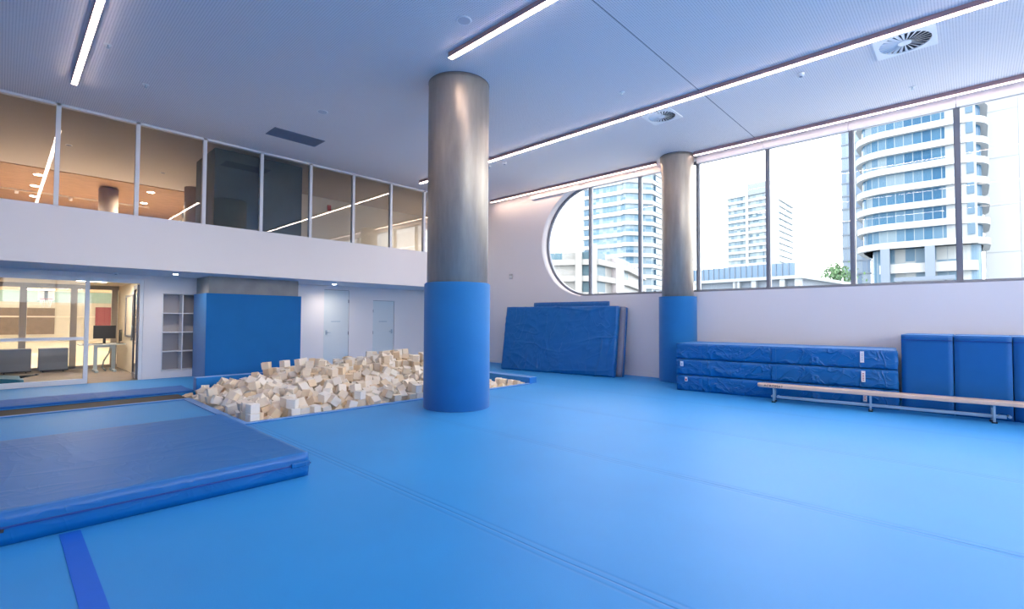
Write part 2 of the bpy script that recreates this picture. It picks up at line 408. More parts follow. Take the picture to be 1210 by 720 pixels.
# two flush doors
def flush_door(name, x0, x1, zt, hinge_right):
    e = sempty(name)
    box('door_leaf', x0+.012, x1-.012, YF+.02, YF+.06, .01, zt-.01, M['door'], e)
    box('door_frame', x0-.0, x1, YF+.061, W2, 0, zt, M['dark'], e)
    hx = x0+.09 if hinge_right else x1-.09
    bm = bmesh.new(); s = 1 if hinge_right else -1
    add_box(bm, hx-.025, hx+.025, YF+.005, YF+.02, .98, 1.12); add_tube(bm, (hx, YF-.03, 1.05), (hx+s*.12, YF-.03, 1.05), .011); add_tube(bm, (hx, YF+.01, 1.05), (hx, YF-.035, 1.05), .011)
    h = obj('door_handle', bm, M['metal'], e)
    xh = x1-.012 if hinge_right else x0+.012
    for z in (.25, 1.02, zt-.35):
        box('hinge', xh-.012, xh+.008, YF+.004, YF+.02, z-.05, z+.05, M['frame_grey'], e)
    box('door_sign', (x0+x1)/2-.17, (x0+x1)/2+.13, YF+.012, YF+.02, 1.375, 1.40, M['metal'], e)
flush_door('door_1', 6.83, 7.66, 2.38, True)
flush_door('door_2', 8.51, 9.33, 2.09, False)

# built-in shelf niche
t = thing('built_in_shelf', 'white built-in shelving with empty cubbyholes beside the blue padded pillar', 'shelf', (3.165, YF+.2, .16))
def lb(name, x0, x1, y0, y1, z0, z1, mat, par, bev=0):
    l = par.location
    return box(name, x0-l.x, x1-l.x, y0-l.y, y1-l.y, z0-l.z, z1-l.z, mat, par, bev)
lb('back_panel', 2.74, 3.59, YF+.36, YF+.38, .16, 2.10, pbr('shelf_back', (.42, .40, .42, 1), .6), t)
lb('side_panel', 2.735, 2.755, YF+.01, YF+.36, .165, 2.095, M['white'], t); lb('side_panel', 3.575, 3.595, YF+.01, YF+.36, .165, 2.095, M['white'], t)
lb('divider', 3.155, 3.175, YF+.01, YF+.36, .165, 2.095, M['white'], t)
for z in (.165, .635, 1.11, 1.585, 2.075):
    lb('shelf', 2.756, 3.154, YF+.01, YF+.36, z, z+.02, M['white'], t); lb('shelf', 3.176, 3.574, YF+.01, YF+.36, z, z+.02, M['white'], t)

# concrete pillar with its padded wrap
t = thing('concrete_pillar', 'wide rectangular concrete pillar wrapped in blue padding below the mezzanine', 'pillar', (4.525, 13.9, 0))
l = t.location
bm = bmesh.new(); add_box(bm, 3.45-l.x, 5.60-l.x, 13.38-l.y, YF-.002-l.y, 0, ZS-.002)
obj('shaft', bm, M['concrete'], t)
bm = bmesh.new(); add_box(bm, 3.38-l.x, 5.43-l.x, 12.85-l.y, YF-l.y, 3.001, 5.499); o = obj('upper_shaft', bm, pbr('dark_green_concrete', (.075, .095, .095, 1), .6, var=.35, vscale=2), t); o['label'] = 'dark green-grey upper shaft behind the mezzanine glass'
bm = bmesh.new(); add_box(bm, 3.39-l.x, 5.66-l.x, 13.31-l.y, 13.38-l.y, 0, 2.085); add_box(bm, 3.39-l.x, 3.45-l.x, 13.38-l.y, YF-.005-l.y, 0, 2.085); add_box(bm, 5.60-l.x, 5.66-l.x, 13.38-l.y, YF-.005-l.y, 0, 2.085)
obj('wall_padding', bm, M['pad'], t, bevel=.006)

# ---------------------------------------------------------------- steel columns
def steel_column(cx, cy, r, rp, zp, label, flare=0, cut=None):
    t = thing('steel_column', label, 'column', (cx, cy, 0))
    bm = bmesh.new()
    add_lathe(bm, 0, 0, [(r, 0), (r, 4.9), (r+flare*.35, 5.25), (r+flare, 5.48), (r+flare, CE-.012)])
    obj('shaft', bm, M['steel'], t)
    bm = bmesh.new(); add_cyl(bm, 0, 0, CE-.012, CE-.001, r+flare+.004, seg=64); obj('shadow_gap_ring', bm, M['frame_grey'], t)  # dark ring standing in for the shadow gap under the ceiling
    bm = bmesh.new()
    if cut is None:
        add_lathe(bm, 0, 0, [(rp-.01, 0), (rp, .01), (rp, zp-.02), (rp-.02, zp)], 96)
    else:
        n = 60; a0 = math.acos(min(1, cut/rp)); A = [a0+(2*math.pi-2*a0)*i/n for i in range(n+1)]
        ri = r+.004
        o = [(rp*math.cos(a), rp*math.sin(a)) for a in A]
        b0 = math.acos(min(1, cut/ri)); B = [b0+(2*math.pi-2*b0)*i/n for i in range(n+1)]
        i_ = [(ri*math.cos(a), ri*math.sin(a)) for a in B]
        add_prism(bm, o+list(reversed(i_)), 0, zp)
    o = obj('padding', bm, M['pad'], t)
    return t
steel_column(5.40, 6.41, .522, .562, 2.10, 'big round steel column standing in the open floor, blue padding round its lower half')
steel_column(11.47, 5.24, .37, .445, 2.06, 'slimmer steel column against the window wall, blue padding round its lower half', .03, cut=XW-11.47-.003)

# ---------------------------------------------------------------- strip lights
def strip_light(x, y0, y1, label, z=CE-.002, w=.078, mat='strip'):
    t = thing('strip_light', label, 'light', (x, (y0+y1)/2, z), 'ceiling strip lights')
    h = (y1-y0)/2
    box('housing', -w/2, w/2, -h, h, -.075, 0, M['strip_body'], t)
    box('lens', -w/2+.004, w/2-.004, -h+.004, h-.004, -.082, -.075, M[mat], t)
    return t
strip_light(.77, -7.8, 11.06, 'strip light at the left, running towards the mezzanine glass')
strip_light(4.63, -7.8, 5.71, 'strip light ending just in front of the big round column')
strip_light(8.41, -7.8, 11.72, 'long strip light between the two columns, beside the round air vents')
strip_light(11.45, 5.79, 11.85, 'strip light above the curved end of the window', mat='strip_warm')
strip_light(11.45, -7.8, 4.80, 'strip light above the square-ended window bays, right of the slim column', mat='strip_dim')

# ---------------------------------------------------------------- ceiling fittings
def swirl_vent(x, y, s, label):
    t = thing('swirl_vent', label, 'air vent', (x, y, CE), 'swirl air vents')
    bm = bmesh.new(); n = 48; r = s*.43; z0, z1 = -.02, -.001
    ring = [(r*math.cos(2*math.pi*i/n), r*math.sin(2*math.pi*i/n)) for i in range(n)]
    def sq(a):
        c, q = math.cos(a), math.sin(a); k = s/2/max(abs(c), abs(q)); return (c*k, q*k)
    out = [sq(2*math.pi*i/n) for i in range(n)]
    for z in (z0,):
        a = [bm.verts.new((*p, z)) for p in ring]; b = [bm.verts.new((*p, z)) for p in out]; c = [bm.verts.new((*p, z1)) for p in out]; d = [bm.verts.new((*p, z1)) for p in ring]
        for i in range(n):
            j = (i+1) % n
            bm.faces.new((a[i], a[j], b[j], b[i])); bm.faces.new((b[i], b[j], c[j], c[i])); bm.faces.new((a[j], a[i], d[i], d[j]))
    obj('plate', bm, M['vent'], t)
    bm = bmesh.new(); add_cyl(bm, 0, 0, -.004, -.002, r, seg=48); obj('throat', bm, M['dark'], t)
    bm = bmesh.new(); add_cyl(bm, 0, 0, -.022, -.005, s*.11, seg=24); obj('hub', bm, M['vent'], t)
    bmv = bmesh.new(); ri, ro = s*.11, r
    z = -.004
    q = [bmv.verts.new(p) for p in ((ri, -.004, -.021), (ro, -.022, -.021), (ro, .016, -.009), (ri, .008, -.009), (ri, -.001, -.021), (ro, -.018, -.021), (ro, .018, -.006), (ri, .010, -.006))]
    for f in ((0, 1, 2, 3), (7, 6, 5, 4), (0, 4, 5, 1), (3, 2, 6, 7)): bmv.faces.new([q[i] for i in f])
    b0 = obj('blade', bmv, M['vent'], t)
    for k in range(1, 24):
        c = b0.copy(); COL.objects.link(c); c.parent = t; c.rotation_euler.z = 2*math.pi*k/24
swirl_vent(8.93, .63, .70, 'square ceiling vent with swirl blades, the larger one near the upper right')
swirl_vent(8.95, 4.40, .60, 'square ceiling vent with swirl blades, seen left of the slim column')
# return grille
t = thing('return_air_grille', 'slate grey rectangular ceiling grille near the mezzanine glass', 'grille', (4.46, 10.93, CE))
bm = bmesh.new()
for a in ((-.55, .55, -.27, -.24), (-.55, .55, .24, .27), (-.55, -.52, -.24, .24), (.52, .55, -.24, .24)): add_box(bm, *a, -.012, -.001)
obj('frame', bm, M['grille'], t)
box('backing', -.52, .52, -.24, .24, -.004, -.001, M['grille'], t)
bm = bmesh.new()
for i in range(15): y = -.224+i*.032; add_box(bm, -.52, .52, y-.004, y+.004, -.012, -.004)
obj('louvres', bm, M['grille'], t)
def sprinkler(x, y, label):
    t = thing('sprinkler_head', label, 'sprinkler', (x, y, CE), 'sprinkler heads')
    bm = bmesh.new(); add_cyl(bm, 0, 0, -.008, -.001, .045, .05, seg=20); obj('rosette', bm, M['vent'], t)
    bm = bmesh.new(); add_cyl(bm, 0, 0, -.045, -.008, .010, seg=10); add_cyl(bm, 0, 0, -.050, -.045, .022, seg=14); obj('deflector', bm, M['metal'], t)
sprinkler(1.0, 9.25, 'ceiling sprinkler just right of the left strip light')
sprinkler(1.64, 10.37, 'ceiling sprinkler near the second pane of mezzanine glass')
sprinkler(7.52, 4.45, 'ceiling sprinkler on the near side of the long strip light')
sprinkler(10.77, .67, 'ceiling sprinkler between the right hand vent and the window')
sprinkler(8.86, 9.25, 'ceiling sprinkler right beside the big round column, seen over the curved window')
def detector(x, y, label, r=.055):
    t = thing('smoke_detector', label, 'smoke detector', (x, y, CE))
    bm = bmesh.new(); add_lathe(bm, 0, 0, [(r*.55, -.05), (r*.9, -.04), (r, -.02), (r, -.001)], 24); obj('body', bm, M['vent'], t)
    bm = bmesh.new(); add_cyl(bm, 0, 0, -.058, -.05, r*.45, seg=16); obj('sensor', bm, M['grille'], t)
detector(8.94, 1.96, 'white smoke detector on the ceiling left of the larger vent')
detector(8.88, 8.70, 'small smoke detector on the ceiling between the two columns')
def speaker(x, y, label):
    t = thing('ceiling_speaker', label, 'speaker', (x, y, CE))
    bm = bmesh.new(); add_cyl(bm, 0, 0, -.008, -.001, .10, .105, seg=28); obj('rim', bm, M['vent'], t)
    bm = bmesh.new(); add_cyl(bm, 0, 0, -.010, -.008, .085, seg=28); obj('mesh_cover', bm, pbr('speaker_mesh', (.6, .61, .66, 1), .7), t)
speaker(4.25, 9.18, 'round flush ceiling speaker beyond the grey grille, left of the big column')
speaker(4.23, 4.93, 'round flush ceiling speaker above the big column near the strip light end')
def downlight(x, y, z, label, group, mat='down', r=.05, power=0, colr=(1, .9, .8)):
    t = thing('downlight', label, 'downlight', (x, y, z), group)
    bm = bmesh.new(); add_cyl(bm, 0, 0, -.006, -.001, r*1.25, seg=24); obj('rim', bm, M['vent'], t)
    bm = bmesh.new(); add_cyl(bm, 0, 0, -.009, -.006, r, seg=24); obj('lens', bm, M[mat], t)
    if power:
        ld = D.lights.new('downlight_lamp', 'AREA'); ld.shape = 'DISK'; ld.size = r*2; ld.energy = power; ld.color = colr; ld.spread = rad(150)
        lo = D.objects.new('downlight_lamp', ld); COL.objects.link(lo); lo.parent = t; lo.location = (0, 0, -.02)
downlight(2.77, 13.39, ZS, 'lit downlight in the soffit above the built-in shelving', 'soffit downlights', power=2.5)
downlight(6.79, 13.69, ZS, 'lit downlight in the soffit in front of the left white door', 'soffit downlights', power=2.5)
t = thing('smoke_detector', 'small detector on the soffit above the office doorway', 'smoke detector', (1.763, 13.93, ZS))
bm = bmesh.new(); add_lathe(bm, 0, 0, [(.03, -.04), (.05, -.03), (.055, -.001)], 20); obj('body', bm, M['vent'], t)
bm = bmesh.new(); add_cyl(bm, 0, 0, -.046, -.04, .02, seg=12); obj('sensor', bm, M['dark'], t)
# thermostat on the wall
t = thing('wall_thermostat', 'small grey control box on the wall left of the curved window', 'wall switch', (XW, 11.12, 2.93))
box('body', -.03, -.001, -.075, .075, -.10, .06, pbr('switch_grey', (.55, .50, .50, 1), .5), t, .006); box('cover', -.038, -.03, -.055, .055, -.09, -.0, M['vent'], t, .003); box('aerial', -.02, -.004, -.012, .012, .06, .11, M['vent'], t)

# ---------------------------------------------------------------- mezzanine glazing and room behind
win = sempty('window_2')
mx = [.668+1.212*k for k in range(-5, 9)]
for x in mx: box('mullion', x-.035, x+.035, YB+.0, YB+.10, 3.59, CE, M['white'], win)
box('window_frame', -6, XW, YB, YB+.10, CE-.045, CE, M['white'], win)
box('window_sill', -6, XW, YB, YB+.12, 3.59, 3.60, M['white'], win)
for a, b in zip([-6]+mx, mx+[XW]):
    bm = bmesh.new(); bm.faces.new([bm.verts.new(p) for p in ((a, YB+.05, 3.6), (b, YB+.05, 3.6), (b, YB+.05, CE-.045), (a, YB+.05, CE-.045))])
    obj('window_pane', bm, M['glass_in'], win)
struct(box('floor', -6, XW, YF+.2, 28, 2.8, 3.0, M['tan_ceil'])); struct(box('floor', -6, XW, YB+.15, YF+.2, 2.991, 3.0, M['tan_ceil']))
struct(box('ceiling', -6, XW, YB+.1, 18.1, 5.5, 5.6, M['tan_ceil'])); struct(box('ceiling', -6, XW, 18.1, 28, 5.475, 5.52, M['timber']))
struct(box('wall_back', -6, XW, 28, 28.2, 2.8, 7, M['timber'])); struct(box('wall_left', -6.2, -6, W2, 28, 2.8, 7, M['timber']))
struct(box('wall_back', 5.6, XW, 15.6, 15.75, 3.0, 5.5, M['cream'])); struct(box('wall_right', XW, 12.0, YF+.2, 28, 2.8, 7, M['cream']))
# glazed side wall of the mezzanine room
bm = bmesh.new(); 
for y in (19.6, 21.2, 22.8, 24.4, 26.0): add_box(bm, 4.6, 4.72, y, y+.28, 3.0, 5.42)
add_box(bm, 4.6, 4.72, 19.6, 26.3, 5.2, 5.42); struct(obj('wall_right', bm, M['cream']))
w3 = sempty('window_3')
for y in (19.9, 21.5, 23.1, 24.7):
    box('window_pane', 4.66, 4.67, y, y+1.28, 3.0, 5.2, M['balustrade'], w3)
for (x, y, r, lab) in ((4.05, 17.45, .26, 'round brown column behind the third pane of mezzanine glass'), (2.2, 19.2, .24, 'round brown column behind the second pane of mezzanine glass')):
    t = thing('round_column', lab, 'column', (x, y, 3.0)); bm = bmesh.new(); add_cyl(bm, 0, 0, 0, 2.42 if y > 18 else 2.5, r, seg=32)
    obj('shaft', bm, pbr('brown_column', (.26, .19, .14, 1), .6, var=.2), t); bm = bmesh.new(); add_lathe(bm, 0, 0, [(r+.03, 0), (r+.03, .09), (r+.005, .1)], 32); obj('base_ring', bm, M['frame_brown'], t)
for i, (x, y) in enumerate(((.63, 18.9), (.62, 20.6), (.66, 22.4), (3.2, 18.9), (3.35, 20.9))):
    lab = ['first lit downlight in the timber ceiling behind the leftmost mezzanine glass, nearest the top', 'second lit downlight in the timber ceiling behind the leftmost mezzanine glass', 'lowest lit downlight in the timber ceiling behind the leftmost mezzanine glass',
           'right-hand lit downlight in the timber ceiling behind the third mezzanine pane', 'left-hand lit downlight in the timber ceiling behind the third mezzanine pane'][i]
    downlight(x, y, 5.475, lab, 'mezzanine downlights', 'down_warm', .09, power=25, colr=(1, .85, .68))
for x, y in ((-3, 15.5), (1, 15.2), (3.0, 16.2)):
    downlight(x, y, 5.5, {-3: 'small fitting in the plaster ceiling of the mezzanine, beyond the left edge', 1: 'dark-rimmed fitting in the plaster ceiling behind the leftmost mezzanine glass', 3.0: 'small fitting in the plaster ceiling behind the third mezzanine pane'}[x], 'mezzanine ceiling fittings', 'grille', .05, power=0, colr=(1, .85, .68))
for x, lab in ((10.6, 'added downlight lighting the mezzanine corridor, hidden behind the big column from the front'),):
    downlight(x, 14.2, 5.5, lab, 'mezzanine downlights', 'down_warm', .05, power=7, colr=(1, .92, .82))  # extra lamp kept out of view, added to brighten the corridor
t = thing('track_light_rail', 'pale thin rail crossing the timber ceiling behind the left mezzanine panes', 'rail', (0, 21.5, 5.475))
box('rail', -3.5, 3.6, -.02, .02, -.05, -.001, M['cream'], t)
for x in (-2.2, .25, 1.5, 2.7):
    bm = bmesh.new(); add_cyl(bm, x, 0, -.15, -.05, .045, seg=16); obj('spot_head', bm, M['vent'], t)
t = thing('fire_alarm', 'small red alarm box on the mezzanine corridor wall', 'alarm', (7.5, 15.6, 5.2)); box('body', -.06, .06, -.05, 0, -.1, .08, M['red'], t, .006); box('sounder', -.035, .035, -.07, -.05, -.06, .0, M['red'], t, .004)

# ---------------------------------------------------------------- office behind glass, sports hall beyond
win = sempty('window_4')
bm = bmesh.new(); add_box(bm, -6, 1.38, YF+.02, YF+.10, .0, .11); add_box(bm, -6, 2.36, YF+.02, YF+.10, 2.30, 2.385); add_box(bm, 2.29, 2.36, YF+.02, YF+.10, .0, 2.30)
obj('window_frame', bm, M['white'], win)
for x in (1.345, -.15, -1.65, -3.15, -4.65): box('mullion', x-.04, x+.035, YF+.021, YF+.10, .11, 2.30, M['white'], win)
bm = bmesh.new(); add_box(bm, -6, 1.30, YF+.03, YF+.09, .98, 1.045); obj('transom', bm, M['white'], win)
for a, b in ((-6, -4.69), (-4.61, -3.19), (-3.11, -1.69), (-1.61, -.19), (-.11, 1.305)):
    bm = bmesh.new(); bm.faces.new([bm.verts.new(p) for p in ((a, YF+.06, .11), (b, YF+.06, .11), (b, YF+.06, 2.3), (a, YF+.06, 2.3))])
    obj('window_pane', bm, M['glass_office'], win)
d = sempty('door_3')      # open glass leaf, swung into the office
d.location = (2.27, YF+.12, 0); d.rotation_euler.z = rad(86)
bm = bmesh.new()
for a in ((0, .07, .02, 2.28), (.78, .85, .02, 2.28), (.07, .78, .02, .12), (.07, .78, 2.18, 2.28)): add_box(bm, a[0], a[1], -.02, .02, a[2], a[3])
obj('door_frame', bm, M['frame_grey'], d)
bm = bmesh.new(); bm.faces.new([bm.verts.new(p) for p in ((.07, 0, .12), (.78, 0, .12), (.78, 0, 2.18), (.07, 0, 2.18))]); obj('door_pane', bm, M['glass_office'], d)
bm = bmesh.new(); add_tube(bm, (.74, .05, .9), (.74, .05, 1.3), .012); add_tube(bm, (.74, .02, .95), (.74, .05, .95), .01); add_tube(bm, (.74, .02, 1.25), (.74, .05, 1.25), .01); obj('door_handle', bm, M['metal'], d)
OB = 18.7
struct(box('floor', -6, 2.6, YF, OB+.1, -.3, -.002, M['office_floor'])); struct(box('ceiling', -6, 2.6, W2, OB+.1, 2.42, 2.6, M['cream']))
struct(box('wall_right', 2.45, 2.6, W2, OB+.1, 0, 2.42, M['cream'])); struct(box('wall_left', -6.2, -6, W2, OB+.1, -.3, 2.6, M['cream']))
win = sempty('window_5')   # back glazing of the office
bm = bmesh.new()
for x in (-5.9, -4.0, -2.5, -1.1, .42, 1.45, 2.36): add_box(bm, x-.07, x+.07, OB, OB+.1, 0, 2.30)
add_box(bm, -6, 2.45, OB, OB+.1, 2.30, 2.42); add_box(bm, -6, 2.45, OB, OB+.1, 0, .08)
obj('window_frame', bm, M['frame_brown'], win)
bm = bmesh.new(); bm.faces.new([bm.verts.new(p) for p in ((-6, OB+.05, .08), (2.45, OB+.05, .08), (2.45, OB+.05, 2.3), (-6, OB+.05, 2.3))]); obj('window_pane', bm, M['glass_office'], win)
# picture-like pane on the side wall of the office
w6 = sempty('window_6'); bm = bmesh.new()
for a in ((16.2, 16.26, .95, 2.1), (17.2, 17.26, .95, 2.1), (16.26, 17.2, .95, 1.0), (16.26, 17.2, 2.05, 2.1)): add_box(bm, 2.41, 2.45, a[0], a[1], a[2], a[3])
obj('window_frame', bm, M['frame_grey'], w6); box('window_pane', 2.43, 2.448, 16.26, 17.2, 1.0, 2.05, M['hall_wall'], w6)
# desk
t = thing('standing_desk', 'pale sit-stand desk with steel legs behind the office glass', 'desk', (1.95, 17.35, 0))
box('desk_top', -.50, .45, -.38, .38, .735, .76, M['desk'], t, .005)
for x in (-.14, .24):
    bm = bmesh.new(); add_box(bm, x-.04, x+.04, -.03, .03, .06, .735); lg = obj('leg', bm, M['metal'], t)
    bm = bmesh.new(); add_box(bm, x-.035, x+.035, -.34, .34, 0.0, .06); obj('foot', bm, M['metal'], t, bevel=.008)
box('crossbar', -.10, .20, -.02, .02, .66, .72, M['metal'], t)
bm = bmesh.new(); q = [(.20, .1, .73), (.16, .1, .5), (.05, .1, .28), (.02, .1, .1), (.10, .1, .012)]
for a, b in zip(q, q[1:]): add_tube(bm, a, b, .018)
obj('cable_spine', bm, M['metal'], t)
t = thing('monitor', 'black computer monitor seen from behind on the pale desk', 'monitor', (1.99, 17.35, .761))
bm = bmesh.new(); add_box(bm, -.24, .24, -.02, .02, .14, .50); obj('screen', bm, M['black'], t, bevel=.006)
bm = bmesh.new(); add_box(bm, -.03, .03, .021, .04, .012, .28); obj('neck', bm, M['black'], t)
bm = bmesh.new(); add_box(bm, -.12, .12, -.08, .10, 0, .012); obj('base', bm, M['black'], t, bevel=.004)
t = thing('monitor', 'second black screen turned sideways at the right end of the desk', 'monitor', (2.33, 17.30, .761)); t.rotation_euler.z = rad(75)
bm = bmesh.new(); add_box(bm, -.16, .16, -.015, .015, .06, .38); obj('screen', bm, M['black'], t, bevel=.005)
bm = bmesh.new(); add_box(bm, -.02, .02, .016, .03, .01, .2); obj('neck', bm, M['black'], t)
bm = bmesh.new(); add_box(bm, -.09, .09, -.06, .08, 0, .01); obj('base', bm, M['black'], t)
t = thing('keyboard', 'black keyboard on the desk in front of the monitor', 'keyboard', (1.72, 17.08, .761)); bm = bmesh.new(); add_box(bm, -.2, .2, -.07, .07, 0, .018); obj('body', bm, M['black'], t, bevel=.004)
bm = bmesh.new()
for i in range(12):
    for j in range(4): add_box(bm, -.18+i*.03, -.155+i*.03, -.055+j*.028, -.032+j*.028, .018, .022)
obj('keys', bm, M['grey_blue'], t)
for x, lab in ((.30, 'dark grey-blue cabinet on castors at the left edge, behind the office glass'), (1.02, 'dark grey-blue cabinet on castors nearer the desk, behind the office glass')):
    t = thing('low_cabinet', lab, 'cabinet', (x, 18.25, 0), 'low cabinets in the office')
    bm = bmesh.new(); add_box(bm, -.29 if x > .5 else -.42, .29, -.22, .22, .06, .64); obj('body', bm, M['grey_blue'], t, bevel=.012)
    bm = bmesh.new(); add_box(bm, -.26, .30, -.24, -.20, .035, .06); add_box(bm, -.26, .26, -.18, .18, .045, .06); obj('plinth', bm, M['black'], t)
    for a, b in ((-.2, -.15), (.2, -.15), (-.2, .15), (.2, .15)):
        bm = bmesh.new(); add_tube(bm, (a-.01, b, .022), (a+.01, b, .022), .022); obj('castor', bm, M['black'], t)
# teal folded mat with strap on the office floor
t = thing('folded_mat', 'shiny teal folded mat with a black strap lying on the office floor', 'mat', (-.35, 16.1, 0))
bm = bmesh.new()
n = 24; prof = []
for i in range(n+1):
    u = -1+1.75*i/n; prof.append((u, .16*(1-((u+.2)/1.0)**2)*.6+.05))
for (u, h), (u2, h2) in zip(prof, prof[1:]):
    a = [bm.verts.new(p) for p in ((u, -.55, 0), (u, .55, 0), (u, .5, h), (u, -.5, h))]; b = [bm.verts.new(p) for p in ((u2, -.55, 0), (u2, .55, 0), (u2, .5, h2), (u2, -.5, h2))]
    for i in range(4): bm.faces.new((a[i], a[(i+1) % 4], b[(i+1) % 4], b[i]))
    if u == prof[0][0]: bm.faces.new(a)
    if u2 == prof[-1][0]: bm.faces.new(b)
bmesh.ops.remove_doubles(bm, verts=bm.verts, dist=1e-5); obj('body', bm, M['teal'], t, smooth=False)
bm = bmesh.new()
for (p, q) in (((.7, -.2, .09), (.95, -.12, .13)), ((.95, -.12, .13), (1.0, .0, .12)), ((1.0, 0, .12), (.7, .12, .09))): add_tube(bm, p, q, .018)
obj('strap', bm, M['black'], t)
t = thing('ceiling_panel_light', 'flat lit panel light in the office ceiling', 'light', (1.6, 16.2, 2.42))
box('frame', -.32, .32, -.32, .32, -.012, -.001, M['vent'], t); box('lens', -.29, .29, -.29, .29, -.016, -.012, emit('panel_lens', (1, .9, .76, 1), 13), t)
# sports hall
HY = 40
struct(box('floor', -12, 16, OB+.1, HY, -.3, -.01, M['timber_floor']))
struct(box('wall_back', -12, 16, HY, HY+.2, -.3, 8, M['hall_wall'])); struct(box('wall_left', -12.2, -12, OB+.1, HY, -.3, 8, M['hall_wall'])); struct(box('wall_right', 16, 16.2, 28.2, HY, -.3, 8, M['hall_wall']))
struct(box('ceiling', -12, 16, 28.2, HY, 7.9, 8.0, M['hall_wall'])); struct(box('ceiling', -12, 11.7, OB+.1, 28.2, 2.6, 2.78, M['hall_wall']))
struct(box('wall_back', -12, 16.2, 28.2, 28.3, 2.6, 8, M['hall_wall']))
bm = bmesh.new()
for a, b in ((-9, -5.5), (-4.5, .8), (1.07, 2.25)): add_box(bm, a, b, HY-.06, HY-.001, .45, 2.0)
t = obj('trim_5', bm, M['hall_dark']); struct(t)
struct(box('trim_6', -12, 16, HY-.09, HY-.06, 1.45, 1.53, M['cream'])); struct(box('trim_7', -12, 16, HY-.05, HY-.001, 2.35, 3.0, M['green']))
tag(box('wall_banner', 4.1, 4.95, HY-.14, HY-.10, .9, 2.1, pbr('muted_red_panel', (.26, .06, .07, 1), .7)), 'red panel on the sports hall wall seen above the monitor', 'banner')
t = thing('basketball_hoop', 'small white backboard with hoop seen far back through the office glass', 'basketball hoop', (1.43, 31.0, 2.35))
box('backboard', -.28, .28, -.02, .02, -.1, .6, M['paper'], t); box('bracket', -.06, .06, -.10, -.021, -.1, .55, M['black'], t)
bm = bmesh.new(); bmesh.ops.create_circle(bm, segments=20, radius=.22); g = [v.co.copy() for v in bm.verts]; bm.free(); bm = bmesh.new()
for i in range(20): add_tube(bm, g[i]+Vector((0, -.26, -.05)), g[(i+1) % 20]+Vector((0, -.26, -.05)), .012, 6)
obj('ring', bm, M['red'], t)
bm = bmesh.new()
for i in range(20): p = g[i]; add_tube(bm, (p.x, p.y-.26, -.06), (p.x*.6, p.y*.6-.26, -.45), .006, 5)
obj('net', bm, M['paper'], t)
for i, (x, y) in enumerate(((-4, 33), (4, 33), (0, 37))):
    t = thing('hall_light', ['left', 'right', 'farthest'][i]+' high light over the sports hall floor', 'light', (x, y, 7.9), 'sports hall lights')
    box('housing', -.6, .6, -.6, .6, -.06, -.001, M['vent'], t); box('lens', -.55, .55, -.55, .55, -.07, -.06, emit('hall_lens', (1, .92, .80, 1), 26), t)
for i, (x, y) in enumerate(((-2.5, 21), (1.5, 21), (3.5, 24.5), (-1, 24.5), (5, 27), (1, 27))):
    t = thing('hall_light', ['flat light near the office glass, left', 'flat light near the office glass, right', 'flat light in the middle of the low hall ceiling, right', 'flat light in the middle of the low hall ceiling, left', 'flat light at the far edge of the low hall ceiling, right', 'flat light at the far edge of the low hall ceiling, left'][i], 'light', (x, y, 2.6), 'sports hall lights')
    box('housing', -.5, .5, -.2, .2, -.02, -.001, M['vent'], t); box('lens', -.47, .47, -.17, .17, -.026, -.02, emit('hall_lens_low', (1, .92, .80, 1), 18), t)

